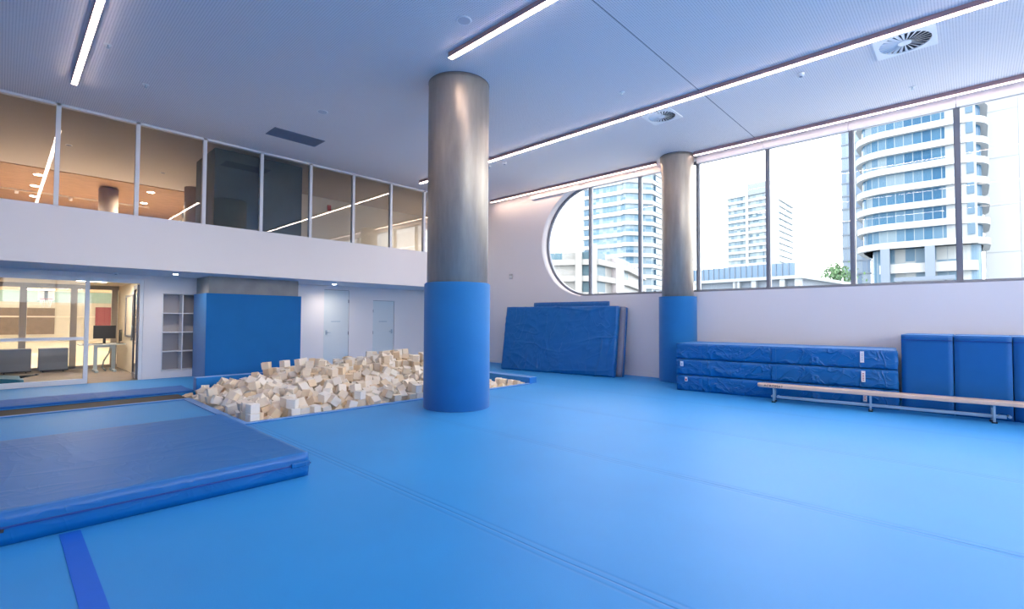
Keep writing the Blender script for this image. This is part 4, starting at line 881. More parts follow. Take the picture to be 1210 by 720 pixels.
POSES_DEEPER = [2600, 7644, -247, -1988, -1581, 752, 2862, 7618, -246, -1565, -22, 505, 3137, 7632, -244, -3123, -36, 1119, 3330, 7642, -242, 157, -1646, 1570, 3816, 7608, -241, 370, -1640, 1376,
4037, 7636, -238, 1559, 122, -1725, 4285, 7698, -228, -116, 1748, -1489, 4451, 7639, -237, 339, -1697, 1585, 4704, 7681, -230, -1539, -165, 1268, 5455, 7628, -238, 37, -100, 1315,
5743, 7674, -231, -97, -108, 2077, 5913, 7637, -236, 924, -1456, -1296, 6196, 7673, -231, 1265, 1723, -1680, 6422, 7615, -238, -559, 1666, -1838, 6607, 7618, -237, -1556, -134,
1253, 6864, 7648, -234, 449, 1412, 1706, 7120, 7662, -231, 173, 5, -31, 7323, 7662, -232, -1650, 145, -2300, 7666, 7595, -268, -2988, -1245, -162, 7870, 7679, -307, -3079, 665,
-24, 8081, 7678, -398, 158, 1888, -125, 8297, 7680, -451, 2735, 1722, -202, 2599, 7946, -243, 292, -1607, 669, 2849, 7910, -235, 151, -1504, -2216, 3083, 7886, -224, 1516, 147,
-1928, 3269, 7793, -228, 227, -1460, -1951, 3621, 7771, -221, -557, -1747, 1280, 3824, 7830, -204, 204, -1338, -1704, 4056, 7866, -190, -841, -1858, 1427, 4278, 7844, -195, 1405,
1276, 1607, 4525, 7796, -207, -521, -1816, 1642, 4722, 7859, -189, -544, -1273, -1595, 5433, 7847, -195, 1333, -122, 2618, 5675, 7860, -192, 1848, -40, 102, 5914, 7838, -198,
-1543, -1311, -1611, 6120, 7842, -192, 893, 1296, 1442, 6346, 7897, -172, 101, -1895, 1477, 6581, 7830, -190, -169, 262, -2313, 7111, 7826, -190, 1652, -1246, -1514, 7281, 7846,
-182, 1413, -357, 2277, 7655, 7839, -234, 1511, -375, 2782, 7963, 7820, -325, 2, 2327, -258, 8131, 7886, -403, 1556, -1231, -238, 8292, 7874, -448, 1813, -1371, -248, 2639, 8132,
-237, -1586, -65, 688, 2832, 8104, -224, 1856, -1675, 827, 3056, 8151, -198, 171, 8, -708, 3471, 8097, -158, -260, 3023, 62, 3765, 8056, -140, 432, -1899, 1310, 3995, 7994, -149,
-671, 1228, 1422, 4235, 7990, -117, 2407, 319, -1106, 4550, 8031, -129, 378, 13, -39, 4709, 8020, -134, -1497, -361, 1391, 5003, 7984, -135, 1496, -962, -1614, 5477, 8028, -139,
-1023, -1915, 1633, 5771, 8057, -107, -81, 724, -1815, 5924, 8040, -124, 2046, 40, -145, 6092, 8036, -128, -1595, 368, -1715, 6295, 8060, -88, -1033, 1726, 153, 6689, 8066, -96,
-2865, -335, 809, 6852, 7977, -132, 1464, 400, -1854, 7110, 7964, -137, 98, -1153, -1533, 7267, 8081, -91, -1768, 400, -1900, 7732, 8015, -196, -2470, 58, -2034, 8008, 8067, -333,
-133, 1101, 2911, 8149, 8150, -387, -2977, -1174, -248, 8311, 8147, -440, 1092, 1796, -218, 2710, 8391, -218, -433, -1717, 189, 2842, 8267, -211, 3091, -133, 971, 3043, 8334, -174,
-1029, -1341, -2279, 3312, 8382, -112, -72, 318, -2563, 3383, 8237, -134, -671, -1274, -2217, 3747, 8275, -65, -21, 1196, 1215, 3924, 8189, -49, -502, -705, -2660, 4279, 8205, -59,
1670, -390, 1267, 4594, 8217, -52, 739, 1165, 1582, 4819, 8326, -8, -1565, 407, -1514, 5010, 8252, -44, -157, -1979, 1619, 5212, 8270, -40, -36, 412, -1618, 5454, 8190, -56, 178,
2409, 2025, 5698, 8220, -62, -2714, -71, 140, 5930, 8250, -44, -1102, 1144, 1476, 6380, 8240, -28, -300, 333, -2440, 6598, 8260, -8, -48, -2687, -1555, 6823, 8147, -27, 306, 863,
-979, 7086, 8229, 20, -1628, -917, 1654, 7454, 8224, -56, 268, 373, -444, 7705, 8266, -134, 1208, -429, -2877, 8162, 8307, -378, 1257, 2040, -135, 8328, 8314, -440, -258, -3120,
1325, 2626, 8626, -221, -1643, -1732, 217, 2867, 8658, -168, 1727, 226, -2076, 2980, 8530, -157, -1921, 1300, 558, 3458, 8442, -64, -1639, 353, -2407, 3746, 8460, 1, 1241, 180,
-3102, 4068, 8457, 60, 249, 736, 1078, 4456, 8545, 75, 1250, 3134, -24, 4788, 8478, 55, 1229, 181, -2666, 4998, 8400, 21, 96, -1156, -1528, 5163, 8533, 101, 253, 776, 1343, 5518,
8426, 63, -70, -406, -1794, 5705, 8514, 77, 1104, 52, -3080, 5864, 8438, 43, -930, 2034, -1638, 6156, 8453, 90, 1483, -578, -1771, 6454, 8483, 92, -1602, 435, -1756, 6610, 8482,
99, 1293, -1130, -1674, 6801, 8407, 73, -129, 2724, 1166, 7089, 8490, 118, 1371, 346, -1966, 7432, 8472, 54, -135, -2081, 2271, 7818, 8518, -106, -231, -2907, 810, 8055, 8496,
-295, -2493, -987, -277, 8191, 8586, -356, -109, 2268, -129, 2569, 8882, -196, -19, -607, -3131, 2751, 8834, -183, -388, -1849, 169, 3048, 8832, -92, 1399, -1928, 405, 3244, 8779,
-8, -1815, 2298, -29, 3511, 8734, 35, -20, -370, 886, 3739, 8769, 96, -153, -2890, -1595, 4110, 8752, 151, -1621, 497, 1677, 4255, 8763, 156, 539, 3098, 79, 4491, 8852, 154, 960,
-1365, -1815, 4721, 8740, 141, -3069, -275, 1160, 4955, 8625, 141, -250, 2256, 877, 5172, 8778, 179, -1205, -5, -126, 5311, 8762, 182, 5, -403, 1447, 5742, 8695, 168, 1168, -2906,
-557, 6155, 8798, 221, 391, -1176, -1576, 6382, 8745, 202, 82, -1946, 1541, 6564, 8697, 186, 756, -1945, 1511, 6828, 8751, 208, -243, -3006, -571, 7517, 8742, 112, -3088, 455,
-529, 7902, 8651, -155, 2513, -65, -2000, 8042, 8638, -263, 412, 505, 479, 8186, 8799, -327, -219, -552, 3135, 8324, 8798, -396, -201, -2734, -100, 2569, 9088, -219, 73, -1376,
-3087, 2710, 9106, -185, 1643, -1856, 55, 3064, 9075, -57, -1849, -270, 1045, 3197, 9001, -13, -2445, 1192, 300, 3531, 9141, 113, -2647, 1305, 184, 3730, 8995, 141, 281, -1759,
738, 4024, 9144, 175, 1007, 1614, -1229, 4460, 9096, 181, 926, 1463, 971, 4687, 9049, 196, -1572, -158, 927, 4936, 9080, 228, -134, 131, 3130, 5181, 9047, 254, -85, -1348, -2104,
5641, 9047, 296, -62, -1327, -1798, 6204, 9027, 304, -1139, -49, 398, 6408, 9053, 286, 508, 1753, -1246, 6630, 9015, 269, -122, -94, 2709, 6830, 9010, 264, -635, 1429, 1605, 7147,
8968, 260, -39, -267, 2065, 7316, 8976, 266, 1622, -665, -1160, 7696, 8998, 175, -582, -562, -1345, 7952, 8964, 5, 103, 381, 2324, 8186, 8922, -215, -2368, 226, -1706, 2615, 9347,
-208, -1207, -1812, 106, 3246, 9394, 19, -1314, 288, -2470, 3479, 9340, 102, 1834, 1252, -58, 3810, 9342, 171, 1551, 1444, 149, 4035, 9321, 180, -1111, 1613, -1153, 4198, 9353,
181, -447, 1523, 1350, 4510, 9322, 191, -2193, 1482, 275, 4683, 9337, 208, -580, -1686, 313, 4876, 9301, 230, -1766, 1438, 110, 5228, 9285, 285, 3111, -229, 377, 5470, 9326, 302,
1496, -1675, -193, 5839, 9355, 319, 1081, -1512, 1694, 6162, 9339, 314, 1519, 1, -1213, 6487, 9392, 298, 1889, 1623, -377, 6636, 9304, 289, 3141, 53, -431, 6891, 9202, 279, -34,
3132, 441, 7035, 9316, 285, -1615, 22, 2990, 7354, 9242, 331, -118, 2463, -1810, 7749, 9341, 276, -138, -241, -2803, 7954, 9256, 201, 2836, 755, -888, 8173, 9312, 60, 912, -976,
-310, 8313, 9282, -36, -1507, 637, -323, 2583, 9568, -217, -196, 34, 1667, 2760, 9556, -171, 1502, 1266, -49, 2977, 9605, -69, 1028, 835, 734, 3285, 9566, 26, -2608, 1202, -130,
3519, 9548, 112, 1411, -211, 717, 4012, 9621, 199, 87, -1667, 1325, 4263, 9528, 195, 311, -1468, -1865, 4464, 9490, 200, 811, -1463, -2119, 4680, 9512, 216, 1678, -7, -809, 4987,
9577, 246, -2454, -1660, 111, 5176, 9598, 262, 636, -1658, -420, 5324, 9628, 271, -1610, 95, 1808, 5905, 9603, 300, 54, -100, -1849, 6141, 9645, 300, 1508, -29, -276, 6334, 9623,
302, -536, -1545, 1838, 6675, 9582, 301, 72, 5, -59, 6812, 9471, 292, 1623, 1503, 1530, 7059, 9528, 301, -111, -1461, -1896, 7258, 9590, 317, -292, 1698, -2106, 7971, 9581, 197,
-1838, -1067, 68, 8117, 9572, 118, 168, -1042, 77, 8333, 9564, -10, 72, 2101, 62, 2571, 9787, -220, -225, -1754, -80, 2725, 9758, -184, 467, 1303, -67, 2888, 9770, -133, 12, 2788,
-81, 3223, 9895, 14, 83, 276, -310, 3455, 9848, 106, -79, -2527, -245, 3745, 9749, 171, -1488, -217, -274, 4086, 9768, 216, 1474, 3080, 133, 4255, 9784, 225, -864, -1443, -1894,
4485, 9818, 237, 1668, -1688, 1330, 4800, 9814, 245, -1170, -1647, 1124, 4968, 9795, 248, -1237, 1544, 704, 5133, 9766, 254, 1526, 20, 1757, 5457, 9848, 256, 1470, 39, 592, 5657,
9828, 264, 3083, -116, -823, 5963, 9848, 276, -50, 123, 1724, 6162, 9813, 290, -899, 1448, -826, 6334, 9801, 299, 1183, -1631, -374, 6603, 9753, 310, -2091, 1494, 1092, 6858, 9787,
324, -1315, -1450, -1874, 7066, 9783, 332, -63, 118, -2334, 7646, 9838, 321, 1737, -221, 2371, 7837, 9806, 282, -2705, -39, -1680, 8113, 9774, 111, 1412, -1048, 90, 8318, 9746, 24,
-737, 707, -1866, 2658, 10042, -205, -1624, 209, 2875, 2785, 9914, -171, 188, -207, -816, 2938, 9951, -124, 953, 1247, -120, 3285, 10040, 2, -3115, 1186, -93, 3505, 10060, 91,
-2801, -193, -1133, 3764, 9968, 182, 1445, -1861, 47, 4061, 10036, 239, 1465, -60, 1538, 4244, 9964, 245, -1567, -1683, 1121, 4507, 9998, 257, 1751, 1476, 1402, 4689, 10010, 258,
-560, 1646, -1426, 5024, 10063, 250, 3112, 23, -1058, 5414, 10078, 237, -364, 1629, 1351, 5679, 10002, 246, 1589, -99, -1383, 5904, 10016, 256, 1846, -1676, -894, 6118, 10028, 274,
1480, 88, 1829, 6342, 9996, 297, -1355, 1460, -193, 6584, 9992, 322, 1648, -1686, 211, 6838, 10011, 344, -1566, -110, 844, 7105, 10000, 358, -343, 1678, -1884, 7329, 10102, 368, 9,
-61, 1535, 7649, 10063, 327, -1792, -1206, -49, 7944, 10109, 193, 228, 456, 514, 8325, 10012, 10, 577, 576, 2321, 2813, 10242, -168, -261, 1296, 36, 2986, 10214, -115, 1492, -313,
211, 3250, 10296, -17, 2802, -183, 1092, 3443, 10198, 63, 1896, -1972, -37, 3754, 10288, 183, 158, 1257, -6, 4042, 10241, 245, -1637, -104, 756, 4234, 10302, 262, 3084, -28, 895,
4516, 10239, 270, 12, 25, -1439, 4716, 10272, 267, 2360, 1609, 229, 5020, 10313, 250, -680, -1508, -7, 5203, 10331, 239, -286, 1629, -176, 5460, 10253, 230, -1486, -1551, 428,
5655, 10310, 231, -3115, -24, -593, 6078, 10262, 261, -2631, -1682, -59, 6348, 10293, 295, 1514, 1435, -14, 6604, 10225, 330, -2659, 1453, 166, 6779, 10218, 349, -1284, -1677, 189,
7091, 10242, 371, 540, -1611, 784, 7302, 10289, 374, -20, 1594, 594, 7600, 10303, 342, 545, 1835, 15, 7941, 10287, 193, -141, 1058, 3141, 8172, 10359, 59, 2609, -44, -1665, 8324,
10274, -28, 171, 1068, -3134, 2556, 10553, -224, -1441, 90, -2067, 2732, 10562, -186, 974, -1823, -17, 3007, 10504, -76, -213, 1122, 2770, 3195, 10479, -9, -1519, 659, 7, 3441,
10586, 67, 287, -262, -778, 3768, 10475, 186, -10, -305, -5, 4085, 10440, 247, 1656, -59, -1459, 4284, 10507, 257, -1559, 80, 2506, 4524, 10463, 266, 1551, -51, -997, 4734, 10542,
259, 1196, 1628, 1209, 5005, 10523, 251, 2302, 1622, -126, 5478, 10454, 234, -1541, 43, -704, 5669, 10490, 238, -1119, -1495, -1991, 5874, 10502, 249, -980, -1691, 746, 6118,
10487, 269, 1333, 1456, 359, 6364, 10452, 298, -2834, 1440, 38, 6592, 10521, 324, 1633, -96, -954, 6858, 10453, 353, 1557, 1478, -547, 7006, 10548, 357, 514, -1675, -1056, 7280,
10481, 370, 1461, -1484, 1697, 7731, 10510, 296, 97, 1189, -3136, 7976, 10493, 208, -1163, -22, -1648, 8122, 10520, 92, 1302, -1039, -54, 8316, 10500, -21, -1471, 2084, -56, 2503,
10748, -229, 1496, -80, 489, 2734, 10770, -182, 1800, 148, -2135, 2931, 10664, -110, 1561, -602, 131, 3173, 10741, -33, -2480, -1947, 144, 3457, 10772, 80, -821, -1942, 101, 3799,
10824, 184, 1442, -133, 511, 3977, 10737, 216, -147, 1680, 2326, 4286, 10704, 238, -249, 1695, 1932, 4453, 10760, 237, 1689, -30, -2640, 4753, 10764, 245, -908, -1651, -1219, 4911,
10670, 251, 28, -3, 2958, 5128, 10762, 252, 1598, 28, -1129, 5682, 10701, 258, 1505, -105, 1849, 5893, 10715, 269, 1448, -34, 2480, 6098, 10677, 278, 1248, 1479, 796, 6368, 10741,
300, -2129, -1638, 93, 6554, 10777, 311, -1598, -62, -376, 6833, 10817, 320, 317, -1690, -1260, 7092, 10704, 344, 1539, -118, -1012, 7323, 10684, 353, 3102, -96, -977, 7608, 10727,
330, -2736, 1797, 139, 7911, 10665, 215, -1990, -248, -2117, 8089, 10756, 145, 862, -209, 1860, 8260, 10759, 35, -1126, 475, 439, 2720, 10947, -183, 1795, 160, -2131, 2935, 11008,
-111, 1996, 1212, 89, 3099, 10981, -22, -1423, 675, -80, 3431, 10942, 77, 1623, -342, -43, 3727, 10949, 164, -2660, -1814, -57, 4042, 10989, 197, -293, 1476, -1330, 4227, 11007,
199, 200, 1460, -1304, 4470, 10968, 213, -1036, -1695, -1145, 4716, 10971, 228, 96, 3058, 73, 4903, 11013, 240, 1720, -1683, -456, 5169, 10944, 260, -36, 3065, -121, 5466, 11004,
284, -576, -1685, 1074, 5712, 10917, 286, 299, 1440, 1280, 5883, 10899, 290, -367, -1450, -1846, 6166, 11008, 304, -63, -12, 2870, 6406, 11050, 301, 1589, -19, 2552, 6622, 10966,
302, -6, 49, 1780, 6868, 11011, 301, -1549, 1463, -1488, 7092, 11063, 302, 178, -1466, 1934, 7311, 11018, 318, 735, -1698, -967, 7619, 10953, 317, 162, -3105, -1155, 7959, 10916,
198, -1299, -1101, -84, 8094, 10951, 128, -229, -2680, 395, 8284, 10964, 17, 293, 2111, -85, 2610, 11209, -210, 114, 1333, -56, 2753, 11211, -171, 181, 1254, 12, 3043, 11236, -31,
-1372, -1105, -326, 3242, 11135, 46, -2, -2759, 89, 3453, 11185, 114, 2989, 137, 616, 3776, 11222, 167, 148, 12, -1700, 4231, 11253, 180, -653, -1523, 1985, 4442, 11246, 188, 0,
3062, -674, 4798, 11209, 222, -2671, 1448, -259, 5002, 11232, 247, 382, -1693, 16, 5164, 11271, 268, 1554, 3014, -36, 5444, 11208, 298, -1620, -100, 922, 5629, 11190, 310, -862,
1478, 912, 5877, 11219, 319, 35, 10, -524, 6100, 11167, 313, 156, 1624, -957, 6431, 11226, 300, -51, -37, -2054, 6664, 11199, 290, 664, -1629, -2339, 6875, 11239, 284, -164, -1618,
-1573, 7076, 11245, 287, -1597, 54, 1766, 7325, 11210, 305, 102, -3118, 1232, 7546, 11283, 314, -1638, -1496, 242, 7900, 11188, 264, -238, 2675, 353, 8132, 11257, 139, 725, 828,
2692, 8314, 11103, 5, -2619, 164, 1219, 2548, 7648, -107, -734, 1561, 760, 2990, 7732, -240, -1593, 52, -2474, 3182, 7643, -103, 1573, -1529, -1542, 3337, 7608, -104, -171, 1496,
1570, 3547, 7595, -243, -13, -50, 1571, 3713, 7604, -108, 396, 1303, 415, 4010, 7595, -97, -160, 1616, -1730, 4274, 7603, -103, -84, -1748, 1653, 4430, 7600, -100, -1569, -126,
1570, 4986, 7606, -241, 1377, 1651, -1629, 5212, 7652, -236, -3088, -118, 1246, 5453, 7631, -97, -1545, 103, -1230, 5622, 7608, -110, 2437, 1319, 941, 5981, 7599, -102, -3031, 32,
0, 6188, 7629, -96, -3010, 75, -623, 6358, 7592, -95, -1531, -1, -1570, 6560, 7619, -95, 1116, -1718, 836, 6949, 7603, -98, -1298, 1684, -1360, 7101, 7606, -99, 1744, -8, 44, 7273,
7644, -94, 165, 2, -236, 7536, 7715, -197, -1306, -657, 2613, 7990, 7653, -224, -1347, -903, -125, 8157, 7632, -277, 1663, 304, 173, 8317, 7675, -312, -64, 1721, -204, 2552, 7916,
-105, 590, 1606, -2433, 2843, 7875, -97, -546, 1636, -2225, 3268, 7874, -84, 108, 1288, -1639, 3448, 7850, -164, -2051, 796, -734, 3777, 7760, -77, 1352, 3009, 135, 3952, 7753,
-91, -359, 411, -3125, 4310, 7762, -70, 370, 1334, 1684, 4697, 7858, -42, 1820, -1258, -1581, 4978, 7764, -216, -1588, -1346, -1566, 5218, 7827, -186, -527, -4, 3131, 5417, 7790,
-66, -921, -1304, -1629, 5670, 7783, -69, 837, -1851, 1532, 5913, 7766, -72, -1253, 1311, 1530, 6097, 7774, -61, 169, -115, 295, 6340, 7741, -107, -1426, 2935, 26, 6481, 7763, -65,
-809, -1303, -2392, 6867, 7810, -196, 1, 1263, 1554, 7119, 7764, -63, 1606, -323, 1538, 7416, 7911, -86, -1133, 2273, 250, 7840, 7881, -264, 3097, 756, -260, 8185, 7798, -279,
1520, -1246, -237, 8346, 7828, -318, 2951, 42, -1571, 2637, 8156, -96, 1737, -1637, 454, 2787, 8076, -88, 1209, 1439, 885, 2967, 8030, -103, -586, -89, 2314, 3251, 8129, -177,
-679, 1789, -2244, 3417, 8009, -42, -1288, -34, -240, 3746, 7914, -48, -1805, 997, 1509, 3914, 8014, 3, -297, 1914, -1720, 4146, 7922, -32, -570, 714, 3108, 4537, 7896, -34, 169,
2083, -1588, 4740, 8064, 26, -70, 37, -1742, 5008, 7900, -22, -46, 962, 1528, 5347, 7954, -43, -606, -2497, -1382, 5741, 7942, -21, -371, 2484, 925, 6045, 7937, -14, 479, -14, -64,
6209, 7939, -24, 187, 220, 2911, 6649, 7895, -35, 1293, -652, -1742, 6970, 7898, -32, -1080, 430, 23, 7055, 8087, -79, 1721, -1111, -1592, 7418, 8080, -109, 1830, -335, 1320, 7558,
8058, -146, -1281, 327, -138, 8196, 8063, -263, -2799, -1173, -264, 8338, 8005, -338, 925, -2869, 174, 2807, 8268, -74, 3058, -116, 1230, 2986, 8282, -47, -35, 2916, 728, 3190,
8250, -72, -825, -599, -2494, 3542, 8293, -48, -343, -2583, 1300, 3700, 8219, 58, -1923, -113, 2492, 4110, 8108, -103, -1480, 372, -1400, 4423, 8128, -60, 1316, -510, -2027, 4469,
8386, 19, -1191, -105, 237, 4813, 8212, 96, -179, -1137, -1527, 5044, 8056, 5, -950, 35, -57, 5213, 8198, 100, 902, 136, -2777, 5506, 8107, 57, 619, 767, 1703, 5661, 8344, -7, 89,
2711, 1744, 5908, 8098, 38, -1617, 587, 1283, 6176, 8205, -55, 629, -1143, -1690, 6338, 8075, 72, 437, 141, -291, 6471, 8054, -109, -1675, -1160, -1663, 6850, 8006, 52, 753, 1009,
2125, 7020, 8097, 100, -445, -96, 54, 7432, 8147, 72, 404, -1120, -1098, 7624, 8160, -20, -1989, -464, 1395, 8012, 8230, -290, 3063, -688, -343, 8223, 8406, -255, 63, -982, 992,
8346, 8278, -298, -198, 28, -1571, 2573, 8588, -88, -172, 1410, 217, 2738, 8600, -62, 1190, -1885, 541, 3074, 8640, -70, -1240, 774, 1436, 3194, 8506, -110, 1867, -131, -410, 3556,
8534, 37, 957, 610, -372, 3907, 8311, 30, 2247, 849, 740, 4303, 8296, 80, -199, -2568, 1536, 5143, 8351, 116, 1082, 777, 1343, 5374, 8273, 31, 682, 734, -1116, 6024, 8507, 83, -87,
2683, 1290, 6134, 8226, 123, -1750, 972, 1157, 6287, 8358, 134, -2410, -232, -725, 6567, 8193, 114, 91, -448, 1270, 6748, 8221, 69, 561, 2684, -22, 7138, 8616, 164, 1243, -2954,
-337, 7531, 8376, 143, 143, 1134, 2298, 7729, 8420, -60, 563, 234, 811, 7928, 8428, -198, -2745, -1300, 440, 8214, 8589, -186, -435, -1448, -1133, 8340, 8637, -427, 1203, 1896,
-346, 3118, 8708, 48, -2345, -329, -910, 3358, 8963, 41, -2768, -12, -1114, 3878, 8740, 138, -971, 3056, -53, 4145, 8574, 125, -588, -543, -1512, 4400, 8722, 237, 1925, -500,
-2153, 5013, 8792, 174, -1461, -319, 1093, 5530, 8682, 155, -1178, 243, -580, 6409, 8595, 293, 1522, 1195, 1541, 6565, 8581, 293, 1527, -456, 1750, 6952, 8914, 248, -2979, 104,
-640, 7101, 8794, 221, 1777, 165, -410, 7301, 8747, 183, -2993, 375, -482, 7835, 8852, -57, 609, 303, 837, 8037, 8774, -211, 1992, 284, 366, 8213, 8736, -174, 316, 1365, 1899,
8349, 8705, -258, -476, -1278, -1077, 2815, 9133, -50, 236, 2052, 163, 2870, 8969, -138, 1418, 2828, -309, 3180, 9178, -6, -1866, -251, 978, 3363, 9181, 85, 93, 63, -137, 3831,
9096, 167, 49, 168, -2118, 5470, 9000, 273, -880, 1814, -1885, 5822, 9148, 317, 1536, -82, 1915, 6371, 8886, 249, -6, 2851, 1600, 6534, 8873, 289, 1929, -318, -1918, 6746, 8878,
350, -781, 3129, -768, 7168, 8885, 381, -799, 1841, -1223, 7447, 8818, 244, 351, 919, -489, 7737, 8798, 172, 1579, -942, -355, 8096, 8947, -104, -868, 417, -1926, 8163, 9110, 15,
1556, -902, -431, 8324, 8964, -296, 523, 2699, -1347, 2861, 9307, -133, -1675, -345, 294, 3030, 9321, -67, 577, 1185, -16, 3644, 9338, 198, -902, -1142, -548, 4217, 9209, 276,
2099, 583, -552, 4472, 9270, 327, -1523, 75, -2294, 4655, 9218, 332, -1923, -41, 2495, 5016, 9347, 248, 2744, 1437, 34, 5868, 9485, 427, 2440, -86, -435, 6368, 9306, 303, -48, -37,
-2264, 6807, 9320, 376, 1973, 789, -1120, 7011, 9365, 426, 480, -1521, -2184, 7392, 9440, 356, 1197, 501, 908, 7914, 9425, 271, 2535, -420, 480, 8111, 9119, 228, 49, -2521, -484,
8069, 9180, 100, -1608, 621, -452, 8306, 9416, 104, -327, 625, 1751, 2857, 9489, -31, -2494, 378, -1290, 3139, 9666, 60, -527, 549, -520, 3404, 9672, 96, -397, 911, 1972, 3925,
9468, 185, -79, 35, 2602, 4809, 9635, 265, 2146, -71, -1085, 4976, 9590, 386, -1640, 56, 2360, 5687, 9635, 289, 1548, 124, 1688, 5960, 9724, 410, 2583, 258, 192, 6485, 9562, 302,
-3111, 34, -245, 6890, 9622, 307, -1561, -1677, 1281, 7230, 9561, 453, 81, -1698, 1036, 7565, 9526, 319, -1702, 41, -1684, 8066, 9562, 307, -189, 2101, 53, 8191, 9616, 235, 3107,
527, 8, 8339, 9602, 153, 480, 1646, 508, 2695, 9761, -47, 3123, -269, 3, 3038, 9848, -84, -1361, 305, -2611, 3091, 9912, 63, -1074, -277, 2831, 3305, 9878, 164, -1013, -1024, 728,
3581, 9818, 186, -1414, -950, -382, 4242, 9720, 358, -1657, -95, 1987, 4483, 9649, 217, 1453, 52, -3137, 4781, 9806, 385, -944, -1494, -2017, 4946, 9763, 387, 1552, -18, 1507,
5308, 9795, 257, 86, -1, -2820, 5465, 9877, 394, -92, 1462, -1350, 5655, 9872, 400, 129, 12, -2952, 6110, 9885, 421, 2068, 1404, -1022, 6297, 9831, 437, 47, -33, -1357, 7066, 9779,
472, 1128, -1704, 1298, 7280, 9770, 338, -1334, -1702, 1228, 7585, 9694, 325, 434, 1407, 2814, 8002, 9730, 249, 456, -58, -1689, 8204, 9782, 219, -1324, 466, 602, 8324, 9869, 100,
-991, -707, 1275, 2583, 10022, -78, 2269, 1355, -15, 3049, 10052, -40, 1853, -781, 633, 3130, 10097, 66, 494, -644, 3043, 3385, 10123, 192, -1970, 44, 1634, 3915, 9980, 217, -1219,
1375, 321, 4287, 9926, 384, 1299, -1683, 1121, 4726, 9943, 393, 1626, -1500, -1430, 4882, 9978, 253, 1611, 5, 450, 5230, 10044, 242, -67, -1618, -2266, 5389, 10083, 377, -58, -5,
-303, 5628, 10031, 382, -1471, -18, -2602, 5917, 10102, 391, -137, -1310, 1346, 6295, 9982, 433, -3034, -26, -1533, 6735, 9898, 428, 1016, -2385, 849, 7142, 9951, 495, 1663, 54,
-843, 7353, 10047, 505, -11, 3081, 1501, 7839, 9963, 278, -114, -185, -212, 8059, 10079, 290, -2070, 86, -1386, 8139, 10033, 83, -1736, -1035, 61, 8338, 10140, 79, 315, -779, 1446,
2578, 10221, -220, -710, 1408, -134, 2720, 10221, -48, -660, 1245, 78, 3194, 10301, 111, 344, -1187, 3137, 3564, 10246, 162, -1127, 728, 1062, 4935, 10201, 255, -992, 1629, -109,
5430, 10295, 370, -3129, 16, 1104, 5680, 10330, 372, 1545, 1535, 244, 5890, 10242, 247, -786, -1712, -676, 6193, 10338, 384, -2080, -521, 817, 6467, 10212, 439, 1129, -712, 364,
7877, 10268, 385, 137, 453, 297, 8036, 10260, 301, 54, -2636, -110, 8182, 10215, 169, 1327, 799, 1882, 8352, 10348, 128, 100, -88, 3133, 2800, 10409, -171, 178, 195, -2394, 2860,
10498, -42, -856, -502, 2946, 3276, 10646, 3, -267, -279, 903, 3550, 10494, 176, 831, -421, -1137, 4244, 10502, 395, -1494, 26, -2680, 4506, 10522, 403, -1614, -33, -459, 4769,
10549, 398, 832, 1513, -1933, 5061, 10494, 388, 1632, -1519, -135, 5498, 10427, 372, -1534, 37, -527, 5662, 10479, 378, -55, 52, -2802, 5851, 10492, 387, -1573, -1692, 745, 6078,
10517, 407, 672, 1455, 360, 6260, 10498, 421, -139, -996, 2936, 6674, 10382, 390, 608, 2472, -961, 6833, 10459, 492, 3075, -64, 257, 6985, 10560, 495, 3084, 86, 1493, 7244, 10568,
502, -1414, -109, -2470, 7541, 10516, 354, -3100, -1327, 120, 7897, 10448, 329, 54, -1162, 3014, 8162, 10490, 230, -302, 1041, 3089, 8332, 10502, 130, 87, -1066, -54, 2802, 10706,
-18, 1708, 918, -320, 3017, 10637, 37, 1707, -715, -194, 3271, 10766, 132, 2607, -475, -1084, 3702, 10653, 220, 633, 684, 2712, 4097, 10833, 214, 66, 3049, -636, 4334, 10867, 341,
2228, 634, -548, 4767, 10771, 385, -1496, 30, 3108, 4928, 10834, 324, -1618, 808, 1320, 5206, 10603, 246, -1592, -29, 2573, 5440, 10724, 255, 1480, 44, -2868, 5660, 10643, 392,
-31, -3022, -1598, 5805, 10660, 400, 397, -1446, -1921, 6122, 10650, 419, 462, -1479, -2335, 6295, 10709, 435, -31, 3082, -394, 6530, 10839, 447, -212, -1503, 2345, 6839, 10881,
454, 114, 35, -3130, 7080, 10802, 473, 3068, 113, 1295, 7303, 10740, 488, -680, 1684, 1829, 7696, 10729, 453, -1575, 227, 120, 8039, 10748, 291, -1564, 837, 526, 8206, 10829, 235,
-429, -2283, 406, 2544, 10983, -224, -1749, -36, 1328, 2784, 11058, -63, 78, 981, -1825, 3259, 10921, 39, -1701, -2480, -28, 4030, 11040, 333, 207, 1666, 1814, 4546, 11111, 204,
110, 3134, 674, 4673, 11014, 362, -619, -1698, -781, 4838, 11076, 372, -457, -1799, -380, 5031, 11004, 355, -151, -737, 3056, 5678, 10913, 426, -810, 1440, 1280, 5833, 10839, 422,
1692, 1441, 1250, 6069, 10847, 291, -1503, -55, 321, 6375, 11090, 442, -1553, -20, 2594, 6512, 10999, 441, 703, -1534, 1459, 6869, 11066, 436, -808, -1679, -1488, 7123, 11097, 440,
708, 1466, -1208, 7318, 10861, 334, 3039, -29, 63, 7471, 10919, 333, 60, -3103, 378, 7807, 10943, 266, 1647, -1188, -29, 8332, 10941, 150, -2605, -50, 1571, 3103, 11120, 73, -2716,
384, 89, 4216, 11270, 319, 38, -3113, 1056, 4439, 11268, 327, 1595, -75, -985, 5126, 11277, 404, -116, -57, 1214, 5331, 11107, 282, 2077, -1679, 502, 5902, 11255, 460, 1553, 32,
